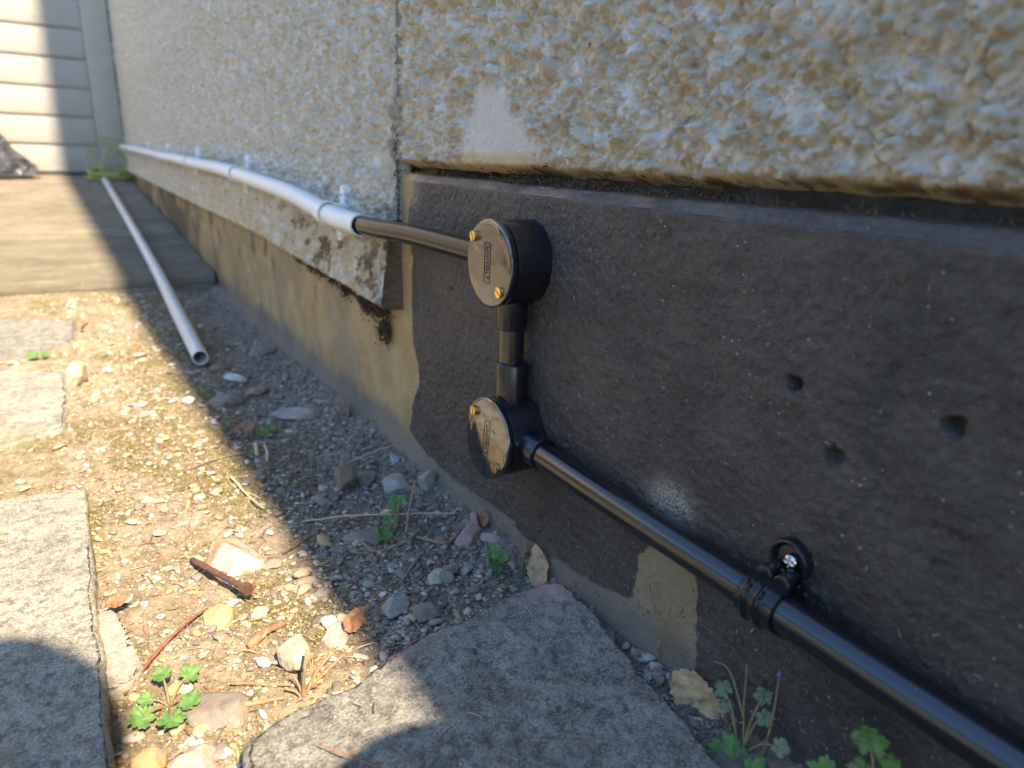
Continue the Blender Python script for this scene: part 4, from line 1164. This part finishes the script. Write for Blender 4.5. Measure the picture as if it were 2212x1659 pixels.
# ------------------------------------------------------------------ twigs and stalks
def twig(name, pts, r0, r1, mat, label, cat='twig', lift=.002, knots=.12, branches=()):
    P = []
    for p in pts:
        zz_ = p[2] if len(p) > 2 else float(gsurf(p[0], p[1])) + lift
        P.append((p[0], p[1], zz_))
    n = 28; path = spline(P, n); L = np.linalg.norm(path[-1] - path[0])
    path = path + np.stack([fbm(np.linspace(0, 4, n) + q * 7.7, np.full(n, r0 * 3e3), None, 2, 81 + q) for q in range(3)], 1) * L * .010 * np.array([1, 1, .4])
    rad = np.linspace(r0, r1, n) * (1 + knots * fbm(np.linspace(0, 9, n), np.full(n, r1 * 9e3), None, 3, 84))
    o = tube(name, path, rad, mat, None, 9, True, None)
    for b in branches:
        Q = spline([(q[0], q[1], q[2] if len(q) > 2 else float(gsurf(q[0], q[1])) + lift) for q in b[0]], 12)
        tube('side_shoot', Q, np.linspace(b[1], b[1] * .5, 12), mat, o, 7, True, None)
    return tag(o, label, cat, 'twigs and stalks on the soil')
twig('twig', [(-.322, -.030), (-.304, -.0055), (-.280, .0201), (-.262, .037)], .0013, .0010, M_TWIG_RED, 'bent red brown twig lying in full sun beside the slab', lift=.004)
tw = twig('seed_stalk', [(-.1906, .0962), (-.1528, .1119), (-.1195, .1183), (-.092, .114)], .0009, .0008, M_TWIG_RED, 'dark red stalk ending in a split seed pod', 'seed stalk', lift=.004)
for s, m in ((1, M_ST['clay']), (-1, M_STRAW)):
    V, F = tube_arrays(spline([(-.093, .1135, -.054), (-.083, .112 + s * .003, -.051), (-.070, .1125 + s * .003, -.045)], 10), np.array([.4, 1.6, 2.6, 3.0, 3.0, 2.8, 2.4, 1.8, 1.0, .3]) * .001, 8)
    mesh_obj('pod_half', V, F, m, tw)
twig('straw', [(-.1608, .1357, -.055), (-.1067, .1034, -.047), (-.0303, .0701, -.049)], .0008, .0006, M_STRAW, 'long pale straw stretched straight across the shaded soil', 'straw')
twig('twig', [(-.1252, .0782), (-.1209, .0554), (-.0955, .053), (-.0762, .0655)], .0016, .0012, M_TWIG, 'curved brown twig below the shaded two leaf weed', lift=.003)
twig('twig', [(-.078, .0617), (-.0611, .0387), (-.0462, .0444)], .0016, .0013, M_TWIG, 'short forked twig between the weed and the pink brick', lift=.003, branches=[([(-.0611, .0387), (-.055, .047), (-.050, .056)], .0009)])
twig('twig', [(-.085, .070, -.056), (-.0712, .0923, -.045), (-.0545, .115, -.028)], .0016, .0011, M_TWIG, 'upright brown shoot rising beside the split seed pod', branches=[([(-.063, .104, -.037), (-.056, .105, -.031)], .0008)])
twig('twig', [(-.262, -.050), (-.2473, -.0629), (-.2300, -.0750)], .0012, .0011, M_TWIG, 'straight tan twig left of the dry stem tuft', lift=.003)
twig('twig', [(-.259, -.0767), (-.2361, -.0826)], .0019, .0011, M_TWIG, 'thick rooty twig just above the big slab\'s corner', lift=.003)
twig('twig', [(-.214, -.0781), (-.1901, -.0647)], .0010, .0008, M_TWIG, 'thin twig pointing from the dry tuft to the shade', lift=.004)
twig('straw', [(-.0792, .2537), (-.050, .257, -.056), (-.0177, .2591, -.052)], .0009, .0007, M_STRAW, 'dry straw leaning towards the wall near the bluish chip', 'straw', lift=.003)
twig('straw', [(-.200, .2633), (-.1954, .2186), (-.1863, .1804)], .0014, .0008, M_STRAW, 'sunlit blond straw at the shadow edge', 'straw', lift=.004, branches=[([(-.1954, .2186), (-.189, .212), (-.184, .202)], .0008)])
twig('catkin', [(-.1547, .3535), (-.1607, .318)], .0026, .0024, M_STRAW, 'shorter of two pale catkins lying in the shade', 'catkin', lift=.004)
twig('catkin', [(-.1460, .3467), (-.149, .32), (-.1564, .290)], .0020, .0018, M_STRAW, 'longer curved pale catkin beside its twin', 'catkin', lift=.004)
twig('twig', [(-.1185, .0002), (-.105, .013), (-.0924, .0253)], .0011, .0016, M_GREYTWIG, 'grey twig pointing at the shaded weed', lift=.003)
twig('twig', [(-.305, -.055), (-.296, -.068), (-.292, -.082)], .0008, .0007, M_TWIG_RED, 'short red stalk below the sunlit weed', lift=.003)
twig('twig', [(-.140, .066), (-.165, .052), (-.186, .058)], .0007, .0006, M_GREYTWIG, 'fine grey twig at the edge of the shade', lift=.003)
twig('twig', [(-.24, .30), (-.205, .325), (-.17, .33)], .0011, .0009, M_GREYTWIG, 'thin dark twig crossing the mossy shadow edge', lift=.003)
twig('bark_strip', [(-.245, -.022), (-.232, -.0155), (-.216, -.006)], .0034, .0022, M_REDLEAF, 'flat pinkish strip of bark in the sun', 'bark', lift=.002, knots=.5)

# rusty bolt
V, F = tube_arrays(spline([(-.2615, .104, -.050), (-.246, .070, -.0495), (-.2335, .0420, -.049)], 14), .0026, 12)
bolt = mesh_obj('rusty_bolt', V, F, M_RUST); tag(bolt, 'rusty bolt lying in front of the white flint', 'bolt')
V, F = tube_arrays([(-.2335, .0420, -.049), (-.2310, .0368, -.0489)], .0052, 6); mesh_obj('head', V, F, M_RUST, bolt, False)

# dry stem tuft
tf = empty('dry_stem_tuft', (0, 0, 0)); tag(tf, 'tuft of dry brown stems at the lit edge of the big slab', 'dead plant')
b0 = (-.2245, -.0835)
for dx, dy, h, r_ in ((.006, .006, .030, .0016), (.002, -.002, .024, .0013), (.026, .010, .020, .0012), (.018, .004, .010, .0011), (-.010, .004, .008, .0010), (.010, -.006, .012, .0009), (-.004, .008, .014, .0010)):
    zb = float(gsurf(*b0)); p = [(b0[0], b0[1], zb - .002), (b0[0] + dx * .4, b0[1] + dy * .4, zb + h * .6), (b0[0] + dx, b0[1] + dy, zb + h)]
    tube('stem', spline(p, 10), np.linspace(r_, r_ * .6, 10), M_TWIG, tf, 7, True, None)

# ------------------------------------------------------------------ leaves
def leaf_mesh(kind, seed, size, cup=.3, wave=.1):
    r = np.random.default_rng(seed)
    nr, na = 9, 64
    a = np.linspace(-np.pi, np.pi, na, endpoint=False)
    if kind == 'lobed':
        R = .62 + .30 * np.abs(np.cos(2.5 * a)) ** .7 + .07 * np.cos(15 * a) + .05 * r.normal(size=na)
        R = R * (1 - .5 * np.exp(-((np.abs(a) - np.pi) / .25) ** 2)) * (.85 + .15 * np.cos(a))
    elif kind == 'round':
        R = .78 + .05 * np.cos(11 * a) + .03 * np.cos(23 * a); R = R * (1 - .65 * np.exp(-((np.abs(a) - np.pi) / .22) ** 2))
    else:   # plain dead leaf
        R = .55 / np.sqrt((np.cos(a) * .58) ** 2 + np.sin(a) ** 2) * (1 + .06 * r.normal(size=na)); R = R * (1 + .25 * np.exp(-(a / .25) ** 2))
    rr = np.linspace(0.02, 1, nr)
    X_ = np.outer(rr, R * np.cos(a)); Y_ = np.outer(rr, R * np.sin(a)); Rr = np.hypot(X_, Y_)
    Z_ = cup * Rr ** 2 + wave * fbm(X_ * 2.5 + seed, Y_ * 2.5, None, 3, seed) - .10 * np.abs(np.sin(2.5 * np.arctan2(Y_, X_))) * Rr * (kind == 'lobed') + .12 * np.abs(Y_) * (kind == 'dead')
    V = np.stack([X_, Y_, Z_], -1).reshape(-1, 3) * size
    F = grid_faces(nr, na); wrap = np.array([[i * na + na - 1, (i + 1) * na + na - 1, (i + 1) * na, i * na] for i in range(nr - 1)])
    return V, np.vstack([F, wrap])
def place(V, loc, fwd, nrm):
    f = Vector(fwd).normalized(); n = Vector(nrm); n = (n - f * n.dot(f)).normalized(); s = n.cross(f)
    M = np.array([f, s, n]).T
    return V @ M.T + np.array(loc)
def leaf(parent, loc, size, fwd, nrm, kind='lobed', mat=M_LEAF, seed=1, cup=.25, wave=.12, name='leaf'):
    V, F = leaf_mesh(kind, seed, size, cup, wave)
    o = mesh_obj(name, place(V, loc, fwd, nrm), F, mat, parent)
    so_ = o.modifiers.new('thickness', 'SOLIDIFY'); so_.thickness = max(.0003, size * .015)
    return o
def weed(root, leaves, label, group='small weeds', smat=M_STEM, k_size=.80, k_pos=.88):
    e = empty('weed', (0, 0, 0)); tag(e, label, 'weed', group)
    for k, (p, size, fwd, nrm, kind, m) in enumerate(leaves):
        size *= k_size; p = tuple(root[i] + (p[i] - root[i]) * k_pos for i in range(3))
        leaf(e, p, size, fwd, nrm, kind, m, seed=k * 13 + int(abs(root[1]) * 1e4) % 97 + 1)
        mid = ((root[0] + p[0]) / 2, (root[1] + p[1]) / 2, max(root[2], p[2]) * .5 + (root[2] + p[2]) * .25)
        tube('stem', spline([root, mid, p], 10), np.linspace(.0009, .0006, 10), smat, e, 6, True, None)
    return e
zw = float(gsurf(-.304, -.054))
weed((-.299, -.050, zw), [((-.316, -.062, zw + .009), .0125, (-1, -.3, 0), (-.1, -.5, 1), 'lobed', M_LEAF), ((-.300, -.074, zw + .010), .013, (-.1, -1, 0), (.1, -.4, 1), 'lobed', M_LEAF),
     ((-.288, -.062, zw + .010), .0115, (1, -.6, 0), (.2, -.4, 1), 'lobed', M_LEAF), ((-.284, -.038, zw + .013), .0105, (1, .5, .1), (.2, -.4, 1), 'lobed', M_LEAF), ((-.300, -.030, zw + .013), .010, (-.2, 1, .1), (0, -.5, 1), 'lobed', M_LEAF), ((-.312, -.046, zw + .009), .008, (-1, .3, .1), (0, -.5, 1), 'lobed', M_LEAF)],
     'bright green lobed weed in full sun at the lower left')
zw = float(gsurf(-.10, .075))
weed((-.092, .078, zw), [((-.1075, .070, zw + .010), .0125, (-1, -.3, -.1), (-.3, -.8, .9), 'round', M_LEAF), ((-.0985, .082, zw + .018), .007, (-.4, .4, .3), (-.3, -.8, .8), 'round', M_LEAF),
     ((-.0835, .100, zw + .024), .011, (-.2, .6, .6), (-.4, -.8, .6), 'round', M_LEAF), ((-.078, .096, zw + .030), .008, (.4, .4, .5), (-.3, -.8, .7), 'round', M_LEAF)],
     'shaded weed with two crinkled green leaves amid brown twigs')
zw = float(gsurf(-.045, -.025))
weed((-.040, -.028, zw), [((-.050, -.030, zw + .011), .0120, (-.8, -.5, .1), (-.4, -.8, .7), 'round', M_LEAF), ((-.046, -.020, zw + .020), .011, (-.2, .6, .6), (-.4, -.8, .6), 'round', M_LEAF), ((-.040, -.026, zw + .016), .009, (.5, .1, .5), (-.4, -.8, .6), 'round', M_LEAF)],
     'crinkled green weed just beyond the big slab\'s pink corner')
gb_ = empty('grass_tuft', (0, 0, 0)); tag(gb_, 'few thin grass blades behind the pink slab corner', 'grass')
for k, (dx, dy, h) in enumerate(((.010, .010, .030), (.004, .014, .020), (-.006, .008, .022), (.012, .002, .026), (.000, .004, .034))):
    tube('blade', spline([(-.030, -.043, -.062), (-.030 + dx * .4, -.043 + dy * .4, -.062 + h * .7), (-.030 + dx, -.043 + dy, -.062 + h)], 10), np.linspace(.0009, .0002, 10), M_STEM if k % 2 else M_LEAF2, gb_, 5, True, None)
zw = float(gsurf(-.133, .384))
weed((-.133, .386, zw), [((-.140, .384, zw + .008), .011, (-1, 0, 0), (-.2, -.5, 1), 'round', M_LEAF), ((-.126, .392, zw + .010), .010, (1, .4, .1), (-.2, -.5, 1), 'round', M_LEAF), ((-.134, .374, zw + .005), .008, (0, -1, 0), (-.2, -.5, 1), 'round', M_LEAF)], 'tiny weed near the pale catkins in shade')
zw = float(gsurf(-.375, .835))
weed((-.372, .832, zw), [((-.384, .836, zw + .008), .014, (-1, 0, 0), (0, -.4, 1), 'round', M_LEAF), ((-.366, .838, zw + .009), .012, (1, .4, 0), (0, -.4, 1), 'round', M_LEAF)], 'tiny weed between the two far left slabs')
weed((-.026, -.268, -.048), [((-.0175, -.2456, -.0211), .0085, (-.2, .8, .3), (-1, -.5, .6), 'lobed', M_LEAF2), ((-.020, -.2500, -.027), .007, (-.5, -.5, -.3), (-1, -.5, .6), 'lobed', M_LEAF2),
     ((-.016, -.2704, -.0078), .0078, (.1, .5, .6), (-1, -.5, .3), 'lobed', M_LEAF2), ((-.018, -.2740, -.0170), .0080, (.1, -.5, -.4), (-1, -.6, .3), 'lobed', M_LEAF2), ((-.021, -.2878, -.0250), .0080, (.2, -.8, .1), (-1, -.5, .8), 'lobed', M_LEAF2)],
     'spindly weed with small pale leaves against the dark plinth', k_size=.85, k_pos=1.0)
weed((-.030, -.285, -.050), [((-.034, -.2690, -.0425), .0135, (-.3, .5, .1), (-.6, -.6, .9), 'lobed', M_LEAF), ((-.034, -.2830, -.0400), .0100, (.2, -.7, .1), (-.5, -.6, .9), 'lobed', M_LEAF), ((-.030, -.3190, -.0130), .0120, (.1, -.6, .3), (-.8, -.5, .7), 'lobed', M_LEAF)],
     'green lobed weed at the bottom edge beside the big slab', k_size=1.1, k_pos=1.0)
weed((-.026, -.345, -.046), [((-.022, -.3330, .0190), .0115, (0, .3, .9), (-1, -.4, .3), 'lobed', M_LEAF), ((-.021, -.3440, .0110), .0120, (0, -.7, .3), (-1, -.4, .4), 'lobed', M_LEAF), ((-.022, -.3330, .0010), .0095, (0, .6, -.2), (-1, -.4, .4), 'lobed', M_LEAF)],
     'dim green weed under the conduit in the lower right corner', k_size=.9, k_pos=.97)
ds = empty('dried_weed', (0, 0, 0)); tag(ds, 'thin dried weed stalk in the gap by the bare plinth patch', 'dead plant')
for p in ([(-.021, -.196, -.050), (-.017, -.188, -.018), (-.0145, -.172, .008)], [(-.019, -.191, -.030), (-.0165, -.192, -.012), (-.015, -.194, .004)], [(-.018, -.189, -.024), (-.0155, -.200, -.018)]):
    tube('stem', spline(p, 12), np.linspace(.0008, .0005, 12), M_STEM, ds, 6, True, None)
fs = empty('dried_weed', (0, 0, 0)); tag(fs, 'bare weed stem with a tiny purple bud against the dark plinth', 'dead plant')
for p in ([(-.026, -.272, -.048), (-.020, -.262, -.022), (-.0165, -.2567, .0052)], [(-.024, -.280, -.046), (-.018, -.279, -.015), (-.0155, -.277, .0125)], [(-.021, -.264, -.026), (-.016, -.246, -.008), (-.015, -.233, -.010)]):
    tube('stem', spline(p, 12), np.linspace(.0009, .0005, 12), M_STEM, fs, 6, True, None)
V, F = tube_arrays([(-.0155, -.277, .010), (-.0155, -.277, .0125), (-.0155, -.2768, .015)], [.0005, .0014, .0006], 7); mesh_obj('bud', V, F, M_PURPLE, fs)

def dead(loc, size, fwd, nrm, mat, label, seed, cup=.35, wave=.35):
    o = leaf(None, loc, size, fwd, nrm, 'dead', mat, seed, cup, wave, 'dead_leaf'); return tag(o, label, 'leaf', 'dead leaves')
dead((-.1745, -.042, -.046), .012, (1, .5, .3), (-.2, -.9, .6), M_REDLEAF, 'curled orange brown leaf on a pale stone at the shadow edge', 5)
dead((-.020, -.052, -.046), .0165, (.3, .6, .6), (-.9, -.6, .5), M_DRYLEAF, 'tan leaf propped behind the big slab\'s pink corner', 6, .2, .2)
dead((-.0225, -.232, -.038), .023, (.05, -.75, -.45), (-1, -.3, .7), M_DRYLEAF, 'large tan leaf standing in the gap between slab and plinth', 7, .3, .3)
dead((-.1613, .389, -.052), .013, (1, .2, 0), (-.2, -.5, 1), M_REDLEAF, 'small orange leaf near the tiny shaded weed', 8)
dead((-.306, 1.026, -.048), .016, (.3, -1, .3), (-.4, -.5, .8), M_REDLEAF, 'orange leaf beside the farthest left slab', 9)
dead((-.013, -.030, -.047), .010, (.2, .3, 1), (-1, -.6, .2), M_REDLEAF, 'little brown leaf scrap stuck at the wall foot', 10)
dead((-.014, .048, -.048), .009, (.1, .5, .6), (-1, -.4, .4), M_REDLEAF, 'brown leaf scrap behind the upright brick shard', 11)
dead((-.318, .060, -.044), .008, (1, .1, .1), (0, -.4, 1), M_REDLEAF, 'small red leaf fragment by the mortar lump', 12)
for k, (x, y, s) in enumerate(((-.0205, -.183, .010), (-.022, -.205, .011), (-.025, -.150, .008))):
    dead((x, y, -.044), s, (.1, -1, .2 * (k - 1)), (-.8, -.2, .7), plain('papery_leaf_%d' % k, (.22, .17, .13), (.42, .37, .31), .7, 150),
         ['papery grey leaf curl in the gap below the dried weed stalk', 'dull brown leaf curl beside the large tan leaf', 'pale leaf scrap in the gap near the slab\'s far corner'][k], 20 + k, .6, .6)

# ------------------------------------------------------------------ the photographer, crouching behind the viewpoint (casts the round shadow)
t = NT('skin'); M_SKIN = t.done(t.ramp(t.noise(40, 3), [(.3, (.48, .29, .20)), (.7, (.56, .35, .25))]), .55)
t = NT('dark_cotton'); M_CLOTH = t.done(t.ramp(t.noise(200, 4), [(.3, (.035, .04, .055)), (.7, (.06, .065, .085))]), .9)
t = NT('brown_hair'); M_HAIR = t.done(t.ramp(t.noise(200, 4), [(.3, (.03, .02, .012)), (.7, (.07, .045, .028))]), .6)
def skin_body(name, nodes, edges, mat, parent=None, root=0, sub=2):
    me = bpy.data.meshes.new(name); me.from_pydata([n[0] for n in nodes], edges, [])
    o = bpy.data.objects.new(name, me); link(o, parent); me.materials.append(mat)
    sk = o.modifiers.new('skin', 'SKIN'); sk.use_smooth_shade = True
    if not me.skin_vertices: me.skin_vertices.new()
    for i, n in enumerate(nodes):
        r = n[1]; me.skin_vertices[0].data[i].radius = (r, r) if isinstance(r, (int, float)) else r
        me.skin_vertices[0].data[i].use_root = (i == root)
    s = o.modifiers.new('subdivision', 'SUBSURF'); s.levels = sub; s.render_levels = sub
    return o
hx = -.385
N = [((hx, -1.20, .33), .13), ((hx, -1.19, .48), .125), ((hx, -1.13, .64), .135), ((hx, -1.08, .76), .12), ((hx, -1.04, .845), .05), ((hx, -1.00, .90), .055), ((hx, -.955, .985), .082), ((hx, -.935, 1.045), .072), ((hx, -.925, 1.08), .04),   # pelvis..crown 0-8
     ((-.27, -1.14, .32), .095), ((-.172, -.685, .575), .062), ((-.235, -.86, .27), .048), ((-.255, -.97, .03), .034), ((-.250, -.90, -.025), .036), ((-.245, -.80, -.035), .026),      # right leg 9-14
     ((-.50, -1.14, .32), .095), ((-.60, -.76, .49), .060), ((-.55, -.89, .26), .048), ((-.53, -1.00, .03), .034), ((-.53, -.92, -.025), .036), ((-.53, -.82, -.035), .026),         # left leg 15-20
     ((-.235, -1.08, .775), .058), ((-.165, -.98, .575), .040), ((-.235, -.78, .475), .030), ((-.275, -.735, .45), .027),                                                          # right arm 21-24
     ((-.535, -1.08, .775), .058), ((-.62, -.99, .575), .040), ((-.50, -.80, .46), .030), ((-.455, -.765, .44), .027)]                                                             # left arm 25-28
E_ = [(0, 1), (1, 2), (2, 3), (3, 4), (4, 5), (5, 6), (6, 7), (7, 8), (0, 9), (9, 10), (10, 11), (11, 12), (12, 13), (13, 14), (0, 15), (15, 16), (16, 17), (17, 18), (18, 19), (19, 20), (3, 21), (21, 22), (22, 23), (23, 24), (3, 25), (25, 26), (26, 27), (27, 28)]
# nose and ears grown from the head
N += [((hx, -.878, .965), .012), ((hx - .082, -.975, .975), .014), ((hx + .082, -.975, .975), .014)]; E_ += [(6, 29), (6, 30), (6, 31)]
base = len(N)
for (w, sgn) in ((24, 1), (28, -1)):                       # five unequal fingers, gently curled
    wx, wy, wz = N[w][0]; dirx = -1 if sgn > 0 else 1
    for f, (off, ln) in enumerate(((-.022, .040), (-.008, .050), (.006, .054), (.019, .048))):
        a = len(N)
        N.append(((wx + dirx * .045, wy + .030, wz + off * .9), .010)); N.append(((wx + dirx * (.045 + ln * .6), wy + .038, wz + off), .0085)); N.append(((wx + dirx * (.045 + ln), wy + .020, wz + off), .0075))
        E_ += [(w, a), (a, a + 1), (a + 1, a + 2)]
    a = len(N); N.append(((wx + dirx * .015, wy + .020, wz + .040), .011)); N.append(((wx + dirx * .040, wy + .022, wz + .055), .009)); E_ += [(w, a), (a, a + 1)]
per = skin_body('person', N, E_, M_CLOTH, None, 0, 2)
tag(per, 'crouching person in dark clothes behind the viewpoint, casting the round shadow', 'person')
hb = bmesh.new(); bmesh.ops.create_icosphere(hb, subdivisions=4, radius=1)
for v in hb.verts:
    c = v.co; k_ = 1 + .05 * vnoise(np.array(c.x * 6), np.array(c.y * 6), np.array(c.z * 6), 5)
    v.co = Vector((hx + c.x * .088 * float(k_), -.962 + c.y * .100 * float(k_), 1.020 + c.z * .088 * float(k_)))
bmesh.ops.delete(hb, geom=[v for v in hb.verts if v.co.z < .985 and v.co.y > -1.0], context='VERTS')
bm_obj('hair', hb, M_HAIR, per, True)

# ------------------------------------------------------------------ hedge across the garden (seen only as a reflection)
hd = empty('garden_hedge', (0, 0, 0)); tag(hd, 'clipped green hedge across the garden, mirrored in the conduit', 'hedge')
n = 13000; r = np.random.default_rng(17)
c = np.stack([r.uniform(-3.3, -2.7, n), r.uniform(-4, 5, n), r.uniform(-.05, 1.35, n)], 1); c[:, 0] += .12 * fbm(c[:, 1] / .5, c[:, 2] / .5, None, 3, 2); s = r.uniform(.025, .06, n)
d1 = r.normal(size=(n, 3)); d1 /= np.linalg.norm(d1, axis=1)[:, None]; d2 = r.normal(size=(n, 3)); d2 -= d1 * (d1 * d2).sum(1)[:, None]; d2 /= np.linalg.norm(d2, axis=1)[:, None]
V = np.stack([c + d1 * s[:, None], c + d2 * s[:, None] * .55, c - d1 * s[:, None], c - d2 * s[:, None] * .55], 1).reshape(-1, 3)
o = mesh_obj('foliage', V, np.arange(4 * n).reshape(-1, 4), M_HEDGE, hd, False); o['kind'] = 'stuff'
for k, yy in enumerate(np.linspace(-3.6, 4.6, 10)):
    tube('trunk', spline([(-3.0, yy, -.1), (-3.05 + .04 * math.sin(k), yy + .05, .6), (-3.0, yy, 1.1)], 8), np.linspace(.025, .010, 8), M_BARK, hd, 7)

# ------------------------------------------------------------------ put every origin at the base of its thing
bpy.context.view_layer.update()
for o in list(COL.objects):
    if o.parent or o.get('kind') or o.type not in ('EMPTY', 'MESH') or o.location.length > 1e-9: continue
    if o.type == 'EMPTY':
        cs = [ch.matrix_world @ Vector(b) for ch in o.children if ch.type == 'MESH' for b in ch.bound_box]
        if not cs or o == house: continue
        b = Vector(((min(p.x for p in cs) + max(p.x for p in cs)) / 2, (min(p.y for p in cs) + max(p.y for p in cs)) / 2, min(p.z for p in cs)))
    else:
        cs = [Vector(q) for q in o.bound_box]
        b = Vector((sum(p.x for p in cs) / 8, sum(p.y for p in cs) / 8, min(p.z for p in cs)))
        o.data.transform(Matrix.Translation(-b))
    o.location = b
    for ch in o.children: ch.matrix_parent_inverse = Matrix.Translation(-b)
